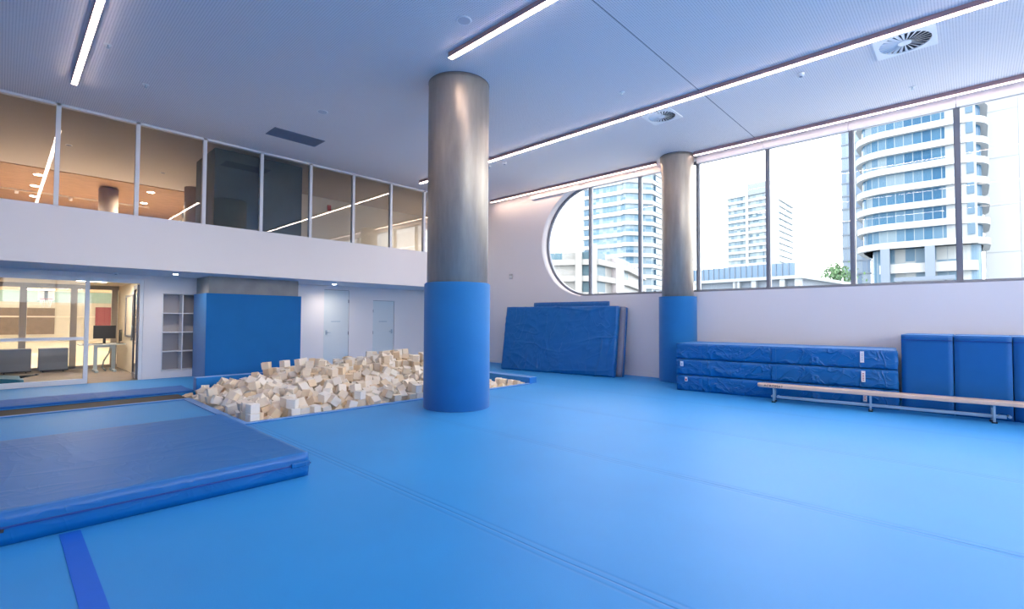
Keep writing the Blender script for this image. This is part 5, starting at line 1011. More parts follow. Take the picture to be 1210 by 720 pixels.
-2297, 6263, 11259, 358, 940, 604, -511, 6473, 11217, 437, -1973, -1508, 152, 6673, 11258, 427, -667, -1513, 798, 6819, 11238, 425, -356, 1620, 1328, 7118, 11268, 428, -748, -1511,
2190, 7266, 11274, 437, -427, 1676, 2581, 7544, 11107, 320, -191, -1458, 314, 8024, 11268, 288, -1070, -339, -1397, 8292, 11193, 171, -1337, 2313, -449, 2767, 7592, -107, -1571,
-112, 0, 3513, 7627, -100, 1127, -1652, 671, 5016, 7598, -101, 55, -1651, 1506, 5225, 7599, -100, 13, -114, 1569, 5604, 7603, 32, 2435, 1336, 878, 5966, 7599, 40, -110, -3110, 0,
6161, 7602, 41, -1421, -18, 9, 6348, 7601, 45, 109, 1530, -28, 6497, 7604, 38, -116, 91, 3072, 6778, 7620, -51, 804, 2474, -999, 7062, 7601, 44, -13, 1715, -1584, 7266, 7630, 45,
1429, -84, 2387, 7447, 7754, -85, 2615, 753, -564, 8166, 7614, -131, 2971, -1302, -177, 8338, 7646, -175, -150, 4, -1747, 3233, 7904, 54, 334, -1288, 1510, 3904, 7877, -40, 205,
-1906, 1520, 5168, 7759, -64, 1583, -1044, -1575, 5455, 7747, 68, 1305, 3126, -2, 5603, 7744, 69, 122, 2969, 1592, 5888, 7750, 69, 1554, -1311, -1615, 6088, 7762, 78, -2948, -65,
19, 6263, 7768, 17, -1213, -1822, -593, 6445, 7757, 72, -1353, -158, -203, 6952, 7752, -68, 1302, 284, -1682, 7151, 7739, 81, -964, 1790, -1442, 7456, 7870, 75, -1350, -2550, -766,
7537, 7904, -189, -1168, -1161, -790, 7802, 7913, -108, -1353, -662, -614, 8182, 7781, -125, 985, -1462, -136, 8349, 7827, -171, 1247, 1722, -320, 2726, 8047, 46, 107, -77, -59,
3143, 8025, -63, -2650, -561, 516, 3605, 7988, -174, -1283, 1294, 1327, 3737, 8060, 7, 1434, -300, 1747, 3862, 7960, 131, -1854, 1211, 1437, 4590, 8025, 21, -1406, 1171, 1550,
5211, 7995, -140, -1592, -1082, -1562, 5307, 7868, 65, 2090, 717, 904, 5537, 7902, -40, -277, 321, -2129, 5904, 7932, -22, 1095, 3128, -63, 6181, 7934, 120, 267, 2980, 49, 6341,
7903, 6, -1326, 2929, -232, 6619, 7772, 30, 916, -73, -115, 6798, 7860, -14, -110, -527, -1757, 7192, 7909, -10, 1141, 239, -1932, 7669, 7983, -49, 152, 860, -273, 7832, 8127,
-212, -1583, 977, -484, 8092, 7926, -222, -771, -1138, 26, 8352, 8116, -186, -1656, 536, 1571, 2844, 8432, -79, -358, -2620, -1730, 3561, 8097, 2, 411, 1890, -1836, 4651, 8335, 82,
-917, 557, -1725, 4895, 8070, 1, 761, 3131, 48, 5540, 7896, 111, 1152, -3101, 83, 5714, 8083, 120, -534, 876, -2679, 6037, 8340, 2, 1788, -396, 963, 6160, 8094, 55, -136, -2150,
1648, 6398, 8199, 108, -435, -94, 2829, 7067, 7915, 105, -1949, -1140, 60, 6977, 8339, 101, 1087, -481, -455, 7270, 8286, 6, 212, 2041, -1344, 7541, 8000, 26, -138, 701, 2656,
7900, 8256, -200, 1493, 879, -466, 8151, 8269, -182, 2924, -300, -171, 8332, 8307, -144, -33, 3139, -502, 3004, 8483, 15, 2565, -280, 602, 3355, 8556, -13, -771, 401, -680, 4639,
8554, 132, 592, 667, 2868, 5360, 8564, 95, -2721, -151, 295, 6189, 8316, 229, 2071, 588, -1773, 6630, 8323, 180, 468, -27, 3, 6778, 8354, 202, 59, 2707, 1614, 7309, 8549, 169, 732,
-2158, -1058, 7575, 8208, 143, 1589, 956, 613, 7671, 8273, 54, 1152, -464, 1395, 7940, 8422, -51, -153, 1314, -2494, 8110, 8449, -104, 977, 180, 859, 8358, 8556, -278, 1574, -1460,
-1571, 2885, 8815, -146, -1399, -258, -233, 3570, 8872, 86, -1593, -344, 798, 5823, 8813, 225, -417, -1997, 1520, 6431, 8464, 239, 1607, 349, -1560, 6685, 8794, 219, 166, -255,
934, 6984, 8636, 195, -884, 52, -228, 7466, 8597, 186, 1049, -899, 1994, 7944, 8666, -3, -1312, -308, 2146, 8031, 8773, -44, -2178, 1871, 27, 8216, 8595, -44, 50, -3030, -1553,
8358, 8656, -115, 240, 0, 0, 5298, 8922, 285, 2859, 385, 858, 6552, 8703, 364, -1274, 462, -1392, 6995, 9046, 339, 2202, -400, 887, 7140, 9163, 284, -3079, -34, -414, 7719, 8650,
10, 151, -2035, -427, 7667, 8656, 141, -134, -1107, 2714, 7910, 9041, 171, -391, 98, -1884, 8211, 9010, 134, -1082, -376, 1488, 8324, 9082, -104, -597, 2671, 1419, 2666, 9428, -34,
-381, 260, -1719, 2806, 9302, -4, 153, -327, -456, 2952, 9305, 53, -1151, 1189, -11, 3239, 9528, 162, -1432, 2791, 199, 4823, 9263, 363, -12, -133, 196, 5153, 9424, 287, 1260,
-222, 377, 5504, 9485, 295, 1499, 83, 1588, 6287, 9187, 306, -3124, 96, -697, 7017, 9369, 567, 1586, 48, -1880, 7405, 9533, 462, 2736, 477, 843, 8215, 9242, 190, 621, -38, 1317,
8049, 9400, 177, 1085, 127, 1166, 8065, 8959, 147, -2034, 372, -1652, 8234, 9452, 225, 2365, 876, -866, 2972, 9492, 48, 2152, 835, 734, 3217, 9735, 162, 2196, 430, 1367, 3357,
9734, 233, 605, -2527, -676, 4634, 9478, 352, 2324, 1464, 658, 4848, 9460, 305, 1011, 732, 2831, 6912, 9710, 458, -1530, -113, 889, 7205, 9534, 590, 1698, -4, -504, 7744, 9512,
337, -926, 698, -1255, 8356, 9653, 295, 29, -1606, -1574, 2553, 9842, -82, 3062, 1389, -79, 2826, 9737, 18, -712, -1029, 2213, 2973, 9725, 37, -2588, -347, -52, 2735, 9921, -40,
-1914, -1850, -68, 3394, 9969, 251, -918, -1020, 732, 4621, 9701, 320, 173, 858, 145, 4766, 9617, 409, -993, -195, -1072, 5108, 9934, 248, -497, -1550, 970, 5302, 9917, 379, 31,
-1186, 1889, 6107, 9905, 560, -1381, 1404, -1023, 7221, 9728, 472, 1626, -1702, 1228, 7419, 9716, 427, 3057, 829, -335, 8123, 9743, 354, -537, 762, 3097, 8119, 9917, 249, 96, 857,
785, 8325, 9909, 291, 1522, -393, -1052, 2822, 10078, -66, 1489, 830, 2232, 3664, 10105, 151, 603, -1923, 5, 4356, 10142, 264, -971, -1494, -2047, 5207, 10083, 382, 1199, 1618,
874, 5561, 10177, 366, -80, 136, -946, 5754, 10169, 434, -693, -506, -1728, 6127, 10057, 414, 1458, -58, 581, 6296, 10152, 394, -2490, -112, 11, 6950, 10100, 358, 3, -86, 844,
7337, 9921, 355, 1576, -90, 1404, 7504, 10115, 359, -17, -100, 2857, 7978, 9876, 327, -2635, 469, -1411, 8227, 10035, 194, -2603, -1035, 62, 8351, 10200, 269, 1676, -1019, 1571,
2649, 10344, -107, -1405, 2171, 787, 2669, 10161, 81, -198, -260, 740, 2760, 10357, 49, 855, -653, -1272, 3345, 10294, 180, -2571, -224, -1405, 4399, 10370, 268, 568, 1533, -397,
4514, 10226, 410, 303, 1599, -1879, 4794, 10116, 260, -1517, 6, 739, 5243, 10236, 372, 1333, -176, 2810, 5442, 10285, 510, -1553, -9, 2471, 5844, 10312, 377, 2538, 1430, -676,
6074, 10199, 402, 1474, 55, 2023, 6337, 10299, 486, -784, -260, 1055, 6921, 10294, 428, 431, -685, 3061, 7922, 10126, 365, 121, 492, 280, 7794, 10307, 270, 140, -2690, -321, 8211,
10162, 309, 98, -2455, -1446, 8300, 10361, 273, -98, -91, -1475, 2658, 10620, -59, -79, 215, 2691, 2748, 10537, 60, 243, 683, -148, 3475, 10387, 77, -2814, -239, -940, 3288, 10465,
96, 2913, 626, -454, 3934, 10526, 225, 2921, 4, 1367, 4585, 10635, 253, -968, 1656, 1664, 4888, 10378, 258, 1532, 44, -643, 5302, 10471, 238, -236, 1517, 2286, 5386, 10564, 353,
-500, 2655, 924, 5988, 10364, 452, -679, -2393, -1103, 6639, 10554, 469, -109, 35, 1499, 6831, 10629, 339, 1350, -1675, -848, 7455, 10360, 367, 1499, -61, -2159, 7814, 10451, 446,
-1562, 2733, -105, 8202, 10492, 371, -1916, 2067, -75, 8344, 10554, 296, -2905, 180, 1571, 3002, 10787, 37, -1594, 2412, -165, 3554, 10674, 112, 2875, -244, 898, 4506, 11046, 349,
3035, -79, -43, 4602, 10824, 307, 907, -669, -1643, 4902, 10934, 432, -932, 467, 2414, 5949, 10649, 408, -92, -115, 1626, 6160, 10790, 430, -1559, 79, -1803, 6475, 10640, 396,
-1844, -754, -498, 6699, 10740, 402, -1112, -2519, -1051, 7233, 10770, 623, 1594, 112, 2032, 7934, 10619, 360, 390, -1088, -44, 7779, 10749, 284, -1468, -1056, 1, 8330, 10748, 299,
643, 466, 2601, 8331, 10661, 133, 2019, -931, -368, 2828, 10883, -33, -491, -440, -80, 3902, 10938, 193, 65, -117, -1036, 4242, 11032, 338, -64, -90, -685, 5323, 10859, 313, 2317,
632, -1290, 6056, 10923, 437, 525, 1489, 1145, 6288, 10891, 299, -21, -1621, 923, 6665, 11094, 481, 2436, -632, 624, 7006, 10864, 321, 1266, -1702, -1305, 7155, 10878, 325, 1312,
-1702, -1238, 7493, 10910, 474, -1525, 1642, 1381, 7749, 11092, 284, -1232, -1307, 8, 8187, 10988, 238, -101, 2082, -87, 8355, 10970, 317, -579, -1662, 2152, 2887, 11194, -124,
-75, 2786, -181, 4038, 11187, 183, -1216, -1522, 1528, 4342, 11138, 281, 1524, 2445, -637, 4632, 11255, 203, -14, 105, 2677, 4795, 11244, 362, 3076, -104, 309, 5017, 11150, 388,
-1402, -22, -199, 5291, 10974, 387, 737, -496, -127, 5766, 11072, 306, -108, -3115, -553, 5978, 11032, 321, -3086, -202, -967, 6968, 11257, 424, -16, 3092, -1543, 7238, 11258, 576,
-52, -87, 53, 7589, 11106, 456, -1248, 1684, 314, 8216, 11283, 294, -1271, 839, 393, 8330, 11138, 307, -2225, 378, -1571, 2736, 7749, -223, 2012, 12, -1235, 5849, 7593, 171, 16,
-489, 0, 6137, 7601, 182, -114, 1718, -1684, 6321, 7594, 184, -40, 2, 1598, 6488, 7593, 184, 1696, 1471, 126, 6673, 7596, 43, 1645, 2174, 90, 7049, 7617, 192, 1600, 11, -432, 7795,
7698, -176, -2131, 665, -24, 2703, 7917, -100, -1540, -34, -53, 4394, 7839, 65, 993, 172, -116, 4858, 7906, -34, -1314, -953, -1870, 4972, 7747, -76, 4, 1796, -1566, 5862, 7747,
213, 1678, -1311, -1664, 6059, 7758, 219, -204, -2, 2834, 6253, 7771, 159, -1339, 1319, -592, 6416, 7746, 209, 197, 182, -1558, 6712, 7734, -118, -631, 268, 452, 7254, 7842, 100,
-1180, -1083, -838, 7373, 7986, 119, 675, -571, 2381, 7674, 7813, -96, 1616, -377, 2498, 8358, 7772, -22, 1571, -1533, -1571, 3261, 8066, 34, -843, 338, 1864, 3631, 8158, -120,
-618, -1906, 1283, 3887, 7745, 71, -22, 1350, 1532, 4369, 7955, -47, -720, -351, -1812, 4616, 8161, 76, -1710, 382, -1918, 5148, 7902, -30, -1515, -1078, -1625, 5617, 8047, -7,
-584, 2430, 837, 5948, 7898, 120, 1487, 469, -1845, 6328, 7960, 173, -523, 3110, 12, 6493, 7922, 16, 1197, -2099, -1369, 7216, 8071, 62, 1379, 367, -2135, 7939, 8029, -169, -598,
-113, 1176, 8243, 7998, -132, 2834, 286, -965, 2654, 8320, 11, 684, 153, -1958, 2785, 8199, 62, -1807, 86, 2804, 3580, 7792, -30, -2289, -513, 1537, 3873, 8136, 96, 433, -536, 37,
4133, 8307, -21, 208, 329, -1077, 5188, 8130, -90, -1060, 16, 0, 5301, 8074, 23, -2211, 628, -1410, 5788, 8221, 95, -2072, -768, -191, 6505, 8035, 140, -1853, 57, 1239, 6687, 8023,
74, -1001, 510, 116, 7208, 8010, 188, 1180, -135, 2757, 6958, 8436, 234, 687, -564, -661, 7232, 8411, 71, -1442, -459, 1561, 7536, 8355, -26, 2046, -208, 1195, 7849, 8252, -55,
-2249, 149, 1287, 8060, 8144, -157, 2341, -130, -2038, 2646, 8756, -68, 1447, -210, 632, 2772, 8428, 60, -1819, 1111, 529, 3104, 8361, 35, -169, 551, 1995, 5983, 8239, 108, -90,
-2006, 1473, 6449, 8301, 234, -263, -560, 3079, 6729, 8607, 157, -1683, 380, -1945, 7131, 8522, 279, -211, 316, -2002, 7664, 7635, -107, -162, 2058, -80, 7895, 8800, 97, 597, -39,
794, 8052, 8536, 38, -506, -434, 1008, 8041, 8323, -46, 350, -1450, 452, 8358, 8511, -141, 1451, -3141, 0, 2797, 8814, 1, 1461, 767, 539, 2890, 8664, -15, 1848, -56, -920, 3934,
8928, 153, 15, 2975, 1541, 5864, 8590, 119, -27, -2043, 1510, 6626, 8457, 245, -119, -2686, -1392, 6781, 8484, 260, -1165, -47, 22, 6859, 8524, 128, 1694, -390, 1170, 7158, 8680,
333, -1319, 114, -16, 7609, 8528, 33, -1502, -1857, -643, 7683, 8840, 46, -1965, 504, -1066, 8215, 8738, -28, 407, 1421, 2024, 8354, 8845, -168, 701, 45, 1, 4641, 8891, 170, 538,
1774, -1891, 5096, 9212, 259, -1723, -8, 1920, 5368, 9142, 288, -1623, -122, 1045, 6965, 8714, 330, -675, 623, 359, 6840, 9024, 423, 1708, 308, -326, 7005, 9224, 422, -1579, -45,
1435, 7298, 9092, 356, -993, 356, -3138, 7539, 8985, 212, 767, -2515, -290, 7738, 9181, 267, 263, -242, 1899, 8358, 8842, 4, -3, -9, -1571, 8358, 9007, 44, -1571, 1095, 1571, 3692,
9174, 151, -3031, -170, -340, 4328, 9378, 285, -639, -62, 1811, 6628, 8961, 424, -121, -270, -2177, 6721, 9142, 339, -1097, 2493, 1067, 6830, 9205, 459, 173, 2436, -1660, 7215,
9376, 358, 950, -2643, 911, 7506, 9253, 313, 51, 22, -1612, 8187, 8874, 44, -2084, 63, -1484, 8331, 9173, 94, 1897, 558, 177, 2698, 9584, -44, -1465, 1265, -52, 3343, 9600, 282,
-772, -842, 332]
def dec(s): return [s[i:i+6] for i in range(0, len(s), 6)]
def foam_mesh(name, mat, s):
    bm = bmesh.new(); h = s/2; add_box(bm, -h, h, -h, h, -h, h)
    bmesh.ops.recalc_face_normals(bm, faces=bm.faces)
    bmesh.ops.bevel(bm, geom=list(bm.edges), offset=.004, segments=1, affect='EDGES')
    me = D.meshes.new(name); bm.to_mesh(me); bm.free(); me.materials.append(mat); return me
FM = [foam_mesh('foam_cube', m, .139) for m in M['foam']]
tones = ('cream', 'pale off-white', 'tan')
near, rest = dec(POSES_SHOWN), dec(POSES_DEEPER)
for i, q in enumerate(near):
    x, y, z = [v/1000 for v in q[:3]]; k = random.choices((0, 1, 2), (.45, .38, .17))[0]
    o = D.objects.new('foam_cube', FM[k]); COL.objects.link(o); o.location = (x, y, z); o.rotation_euler = [v/1000 for v in q[3:]]
    if x < 3.0 and y > 9.6: zone = 'in the left tip of the pit heap by the brown track'
    elif x < 3.1: zone = 'along the left edge of the pit heap'
    elif y < 8.2 and x > 7.0: zone = 'at the right end of the pit heap past the big column'
    elif y < 8.1: zone = 'in the row along the near edge of the pit'
    elif y < 9.5 and x < 5.5: zone = 'on the near slope of the pit heap, left part'
    elif y < 9.5: zone = 'on the near slope of the pit heap beside the big column'
    elif x < 5.6: zone = 'on the crest of the pit heap before the padded pillar'
    else: zone = 'on the crest of the pit heap before the white doors'
    tag(o, tones[k]+' foam cube '+zone, 'foam cube', 'foam cubes filling the pit')
bm = bmesh.new()
for q in rest:
    x, y, z = [v/1000 for v in q[:3]]
    m = Matrix.Translation((x, y, z)) @ Euler([v/1000 for v in q[3:]]).to_matrix().to_4x4()
    n0 = len(bm.verts); h = .0695
    add_box(bm, -h, h, -h, h, -h, h); bm.verts.ensure_lookup_table()
    for v in bm.verts[n0:]: v.co = m @ v.co
o = obj('foam_cube_filling', bm, M['foam'][0]); o['kind'] = 'stuff'; tag(o, 'cream foam cubes filling the gaps deeper in the pit', 'foam cubes')

# ---------------------------------------------------------------- outside
def az(a, d, z=0): return Vector((d*math.cos(rad(a)), d*math.sin(rad(a)), z))
struct(box('ground', 13, 420, -160, 300, -1.2, -1.0, M['ground']))
def grow(pts, k):
    c = sum((Vector(p) for p in pts), Vector((0, 0)))/len(pts); out = []
    n = len(pts)
    for i in range(n):
        p0, p1, p2 = Vector(pts[i-1]), Vector(pts[i]), Vector(pts[(i+1) % n])
        e1, e2 = (p1-p0).normalized(), (p2-p1).normalized(); n1, n2 = Vector((e1.y, -e1.x)), Vector((e2.y, -e2.x))
        if (p1-c).dot(n1+n2) < 0: n1, n2 = -n1, -n2
        b = (n1+n2).normalized(); out.append(p1+b*(k/max(.4, b.dot(n1))))
    return out
def tower(name, label, pts, z0, zt, fh, bh, out, mat_core, mat_band, cat='building'):
    c = sum((Vector(p) for p in pts), Vector((0, 0)))/len(pts)
    t = thing(name, label, cat, (c.x, c.y, -1), 'buildings outside the window')
    L = [(p[0]-c.x, p[1]-c.y) for p in pts]
    bm = bmesh.new(); add_prism(bm, L, z0+1, zt+1); obj('core', bm, mat_core, t)
    z = z0
    G = grow(L, out)
    while z < zt+.1:
        bm = bmesh.new(); add_prism(bm, G, z+1, min(z+bh, zt+bh)+1); obj('balcony_band', bm, mat_band, t); z += fh
    return t, c, G
def rounded(x0, x1, y0, y1, r, n=8):
    pts = []
    for cx, cy, a0 in ((x0+r, y1-r, 90), (x0+r, y0+r, 180), (x1-r, y0+r, 270), (x1-r, y1-r, 0)):
        for i in range(n+1): a = rad(a0+90*i/n); pts.append((cx+r*math.cos(a), cy+r*math.sin(a)))
    return pts
# A: curved white tower
gA = facade_mat('tower_glazing', 3.1, 13.2, 1.15, [(.012, .055, .11, 1), (.025, .075, .13, 1), (.05, .10, .15, 1), (.10, .14, .17, 1)])
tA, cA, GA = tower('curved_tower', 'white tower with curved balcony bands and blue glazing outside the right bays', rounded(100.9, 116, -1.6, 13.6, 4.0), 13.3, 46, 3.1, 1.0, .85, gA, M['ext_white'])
bm = bmesh.new(); add_box(bm, 100.85-cA.x, 101.9-cA.x, -1.0-cA.y, 2.5-cA.y, 14.3, 47); obj('recess_wall', bm, M['ext_pale'], tA)
z = 14.55
while z < 46:
    box('window', 100.7-cA.x, 100.85-cA.x, -.7-cA.y, .1-cA.y, z+1.1, z+2.8, M['ext_dark'], tA); z += 3.1
bm = bmesh.new(); add_prism(bm, rounded(102.2-cA.x, 116-cA.x, -1.4-cA.y, 12.2-cA.y, 2), 0, 14.3)
obj('podium', bm, facade_mat('podium_glazing', 3.6, 4, 1.3, [(.05, .10, .15, 1), (.18, .20, .21, 1), (.08, .13, .18, 1), (.21, .23, .24, 1)]), tA)
for z in (9.3, 5.6): bm = bmesh.new(); add_prism(bm, rounded(101.2-cA.x, 115-cA.x, -1.0-cA.y, 11.2-cA.y, 1.5), z+1, z+2.5); obj('podium_band', bm, M['ext_white'], tA)
for y in (10.1, 4.5):
    bm = bmesh.new(); add_box(bm, -.5, .5, -.6, .6, 0, 14.3); obj('podium_column', bm, M['column_ext'], tA, loc=(100.4-cA.x, y-cA.y, 0))
t = thing('entrance_canopy', 'thin grey entrance canopy low in front of the curved tower', 'canopy', (70, 3.4, -1))
bm = bmesh.new(); add_prism(bm, [(-2, -2.3), (2, -1.9), (1.5, 2.6), (-1, 2.8)], 6.9, 7.3); obj('roof', bm, M['column_ext'], t)
for y in (-1.5, 2.0): bm = bmesh.new(); add_box(bm, -.1, .1, y-.1, y+.1, 0, 6.9); obj('post', bm, M['column_ext'], t)
t = thing('blank_tower', 'plain white windowless tower wall right of the curved tower', 'building', (120, -4.3, -1), 'buildings outside the window')
bm = bmesh.new(); add_box(bm, -5, 8, -1.9, 2.2, 0, 52); obj('body', bm, M['ext_white'], t)
bm = bmesh.new()
for z in range(6, 52, 8): add_box(bm, -5.03, -5.0, -1.9, 2.2, z, z+.15)
obj('wall_joint', bm, M['ext_pale'], t)
t = thing('side_tower', 'pale tower at the far right edge of the window', 'building', (125, -11.5, -1), 'buildings outside the window')
bm = bmesh.new(); add_box(bm, -5, 8, -6, 5, 0, 56); obj('body', bm, M['ext_white'], t)
bm = bmesh.new()
for z in range(8, 54, 4): add_box(bm, -5.05, -5.0, -3, 3, z, z+1.4)
obj('window_band', bm, M['ext_pale'], t)
# F: sliver left of curved tower
gF = facade_mat('sliver_glazing', 3.0, 0, .9, [(.09, .13, .19, 1), (.11, .15, .21, 1), (.14, .18, .23, 1), (.16, .20, .24, 1)])
p = az(8.55, 135)
tower('slim_tower', 'slim grey-blue tower just showing left of the curved white tower', [(p.x, p.y+1.2), (p.x, p.y-4), (p.x+10, p.y-4), (p.x+10, p.y+1.2)], 0, 60, 3, .3, .15, gF, M['ext_grey'])
# B: mid distance residential tower
pm, pl, pr_ = az(15.65, 262), az(19.35, 270), az(13.25, 306)
gB = facade_mat('far_tower_glazing', 2.9, 0, 1.6, [(.09, .13, .16, 1), (.13, .17, .19, 1), (.17, .20, .21, 1), (.06, .10, .13, 1)])
q = pl+pr_-pm
tB, cB, GB = tower('apartment_tower', 'distant pale apartment tower with many thin balconies seen through the middle bays', [(pl.x, pl.y), (pm.x, pm.y), (pr_.x, pr_.y), (q.x, q.y)], 6, 63, 3.17, 1.15, .7, gB, M['ext_white'])
def slabwall(t, c, a, b, f0, f1, z0, z1, outw, mat, name, th=1.0):
    a, b = Vector(a[:2]), Vector(b[:2]); d = (b-a); p0, p1 = a+d*f0, a+d*f1; n = Vector((d.y, -d.x)).normalized()
    if n.x > 0: n = -n
    bm = bmesh.new(); pts = [p0+n*outw, p1+n*outw, p1-n*th, p0-n*th]; add_prism(bm, [(v.x-c.x, v.y-c.y) for v in pts], z0+1, z1+1); return obj(name, bm, mat, t)
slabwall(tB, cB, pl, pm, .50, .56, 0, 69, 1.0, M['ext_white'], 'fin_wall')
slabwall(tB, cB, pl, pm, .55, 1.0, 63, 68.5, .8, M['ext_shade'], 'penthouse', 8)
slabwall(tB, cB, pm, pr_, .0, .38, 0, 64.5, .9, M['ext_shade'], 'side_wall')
slabwall(tB, cB, pl, pm, .02, .30, 63, 66, -1, M['ext_white'], 'penthouse', 8)
# C: glassy tower behind the curved end of the window
pc, pl, pr_ = az(30.34, 144), az(35.0, 151), az(27.35, 147); pr2 = az(24.8, 165)
gC = facade_mat('left_tower_glazing', 3.1, 0, 1.1, [(.08, .14, .19, 1), (.12, .17, .21, 1), (.16, .20, .23, 1), (.04, .09, .14, 1)])
q = pl+pr_-pc
tC, cC, GC = tower('glass_tower', 'tall pale glass tower with white floor bands behind the curved end of the window', [(pl.x, pl.y), (pc.x+.8, pc.y+1.2), (pc.x, pc.y), (pc.x+.9, pc.y-1.2), (pr_.x, pr_.y), (pr2.x, pr2.y), (q.x+20, q.y)], 4.2, 56, 3.1, 1.1, .5, gC, M['ext_white'])
z = 5.4
while z < 55:
    slabwall(tC, cC, pr_, pr2, .10, .62, z, z+1.5, .25, M['ext_dark'], 'window', .6)
    slabwall(tC, cC, pr_, pr2, .66, 1.0, z-.6, z+2.4, .52, M['ext_pale'], 'wall_panel', .6)
    slabwall(tC, cC, pl, pc, .03, .14, z, z+1.6, .3, M['ext_dark'], 'window', .6); z += 3.1
slabwall(tC, cC, pl, pc, -.10, -.01, 0, 36, -.8, M['ext_white'], 'stair_tower', 5)
# D: cream apartments low in front
gD = facade_mat('cream_block_windows', 3.0, -.3, 1.9, [(.06, .11, .14, 1), (.19, .19, .185, 1), (.21, .21, .205, 1), (.10, .14, .16, 1)], frame=(.20, .20, .19, 1))
d1, d2, d3 = az(39.6, 86), az(33.6, 85), az(30.4, 97); d4 = az(28.4, 120)
tD, cD, GD = tower('cream_apartments', 'low cream apartment block with balconies at the bottom left of the curved window', [(d1.x, d1.y), (d2.x, d2.y), (d3.x, d3.y), (d4.x, d4.y), (d4.x+15, d4.y+20), (d1.x+20, d1.y+15)], -.5, 13.2, 2.85, .95, .9, gD, M['ext_cream'])
slabwall(tD, cD, d2, d3, .52, .80, -1, 12.8, 1.6, M['ext_pier'], 'pier_wall')
slabwall(tD, cD, d1, d2, .62, .74, -1, 14.8, 1.4, M['ext_cream'], 'pier_wall')
slabwall(tD, cD, d1, d2, .94, 1.02, -1, 14.4, 1.6, M['ext_cream'], 'pier_wall')
slabwall(tD, cD, d1, d2, .1, .55, -1, 2, .95, M['ext_pale'], 'garden_wall')
# E: low podium with glass balustrade
e1, e2 = az(22.6, 47), az(12.9, 43.5)
t = thing('podium_building', 'low grey flat-roofed building with blue glass balustrade below the distant tower', 'building', ((e1.x+e2.x)/2, (e1.y+e2.y)/2, -1), 'buildings outside the window')
cE = (e1+e2)/2
slabwall(t, cE, e1, e2, 0, 1, -1, 4.72, 0, M['ext_grey'], 'lower_wall', 12)
slabwall(t, cE, e1, e2, -.01, 1.06, 4.72, 4.98, .45, M['ext_pale'], 'fascia', 13)
slabwall(t, cE, e1, e2, 0, 1, 4.98, 5.95, .3, M['balustrade'], 'glass_balustrade', -.42)
for f in (.0, .42, .44, .60, .86, .99): slabwall(t, cE, e1, e2, f, f+.045, -1, 4.72, .35, M['ext_pale'], 'pier', .2)
for k in range(18): slabwall(t, cE, e1, e2, k/18, k/18+.004, 4.98, 6.0, .34, M['ext_grey'], 'balustrade_post', -.5)
t = thing('pitched_roof_house', 'small low roof sloping beside the tree outside', 'building', az(11.6, 56, -1), 'buildings outside the window')
bm = bmesh.new(); add_box(bm, -3, 3, -2.0, 2.0, 0, 5.3); obj('walls', bm, M['ext_pale'], t)
bm = bmesh.new(); vs = [bm.verts.new(p) for p in ((-3.5, -2.6, 5.3), (-3.5, 2.6, 6.4), (3.5, 2.6, 6.4), (3.5, -2.6, 5.3), (-3.5, -2.6, 5.6), (-3.5, 2.6, 6.8), (3.5, 2.6, 6.8), (3.5, -2.6, 5.6))]
for f in ((0, 1, 2, 3), (4, 5, 6, 7), (0, 1, 5, 4), (1, 2, 6, 5), (2, 3, 7, 6), (3, 0, 4, 7)): bm.faces.new([vs[i] for i in f])
obj('roof', bm, M['ext_grey'], t)
# tree
t = thing('garden_tree', 'green leafy tree outside, left of the curved white tower', 'tree', az(9.55, 60, -1))
bm = bmesh.new(); add_cyl(bm, 0, 0, 0, 7.2, .16, .08, seg=10); obj('trunk', bm, M['bark'], t)
bm = bmesh.new()
rr = random.Random(4)
for i in range(900):
    a = rr.uniform(0, 6.28); zz = rr.gauss(0, .5); r_ = abs(rr.gauss(0, .75)); c = Vector((r_*math.cos(a), r_*math.sin(a)*1.3, 7.5+zz*.9-r_*.4))
    s = rr.uniform(.10, .2); q = Euler((rr.uniform(0, 6), rr.uniform(0, 6), rr.uniform(0, 6))).to_matrix()
    bm.faces.new([bm.verts.new(c+q @ Vector(p)) for p in ((-s, 0, 0), (0, -s*.6, .02), (s, 0, 0), (0, s*.6, .02))])
o = obj('foliage', bm, M['leaf'], t)

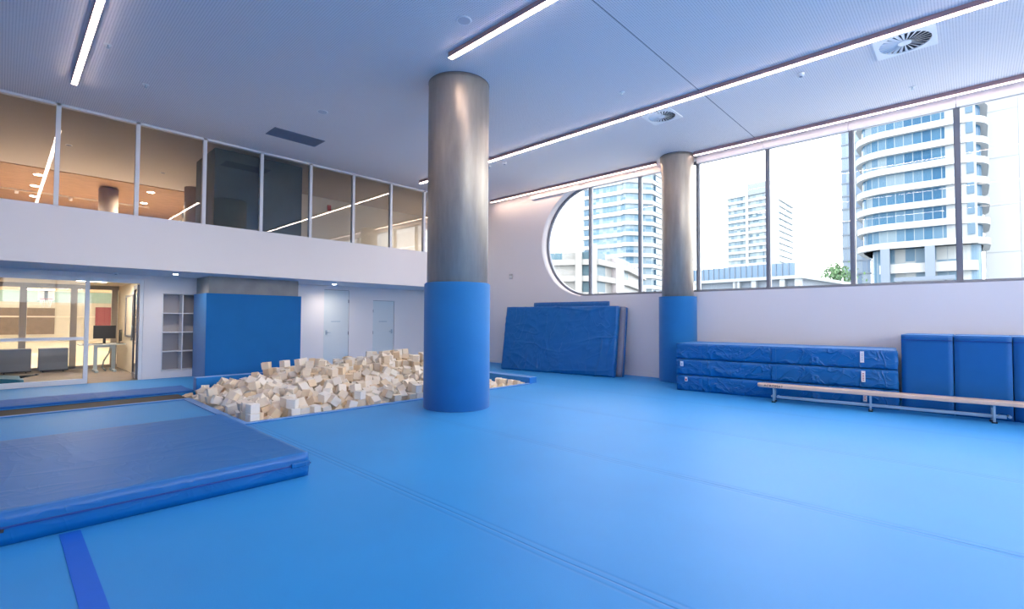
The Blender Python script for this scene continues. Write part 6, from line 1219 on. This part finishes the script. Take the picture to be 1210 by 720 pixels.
# ---------------------------------------------------------------- sky, sun, camera
w = D.worlds.new('sky'); SC.world = w; w.use_nodes = True; nt = w.node_tree
bg = nt.nodes['Background']; H = NT(nt)
tc = nt.nodes.new('ShaderNodeTexCoord'); mp = nt.nodes.new('ShaderNodeMapping'); mp.inputs['Scale'].default_value = (1, 1, 2.6)
nz = nt.nodes.new('ShaderNodeTexNoise'); nz.inputs['Scale'].default_value = 2.4; nz.inputs['Detail'].default_value = 7; nz.inputs['Roughness'].default_value = .55
nt.links.new(tc.outputs['Generated'], mp.inputs[0]); nt.links.new(mp.outputs[0], nz.inputs['Vector'])
rp = nt.nodes.new('ShaderNodeValToRGB'); rp.color_ramp.elements[0].position = .38; rp.color_ramp.elements[1].position = .58
rp.color_ramp.elements[0].color = (.80, .90, 1.0, 1); rp.color_ramp.elements[1].color = (1, .985, .97, 1)
nt.links.new(nz.outputs['Fac'], rp.inputs[0]); nt.links.new(rp.outputs[0], bg.inputs['Color']); bg.inputs['Strength'].default_value = SKY = 1.8
sd = D.lights.new('sun', 'SUN'); sd.energy = .2; sd.angle = rad(3); sd.color = (1, .97, .92)
so = D.objects.new('sun', sd); COL.objects.link(so); so.rotation_euler = Vector((.75, .35, -.62)).to_track_quat('-Z', 'Y').to_euler(); so.location = (0, 0, 30)

yaw, pitch, roll = rad(43.445), rad(1.690), rad(.280)
c_, s_ = math.cos(yaw), math.sin(yaw)
fwd, rgt, up = Vector((c_, s_, 0)), Vector((s_, -c_, 0)), Vector((0, 0, 1))
F = fwd*math.cos(pitch)+up*math.sin(pitch); U = -fwd*math.sin(pitch)+up*math.cos(pitch)
r_ = rgt*math.cos(roll)+U*math.sin(roll); U2 = -rgt*math.sin(roll)+U*math.cos(roll)
cam = D.cameras.new('camera'); cam.sensor_width = 36; cam.lens = 572.385/1210*36; cam.clip_end = 1000; cam.clip_start = .05
co = D.objects.new('camera', cam); COL.objects.link(co)
m = Matrix((r_, U2, -F)).transposed().to_4x4(); m.translation = (0, 0, 1.5); co.matrix_world = m
SC.camera = co
v = SC.view_settings; v.view_transform = 'Standard'; v.look = 'None'; v.gamma = 1; v.use_curve_mapping = False; v.exposure = 2.22
cy = SC.cycles; cy.use_denoising = True; cy.max_bounces = 9; cy.diffuse_bounces = 6; cy.glossy_bounces = 4; cy.transparent_max_bounces = 16; cy.sample_clamp_indirect = 6; cy.caustics_reflective = False; cy.caustics_refractive = False
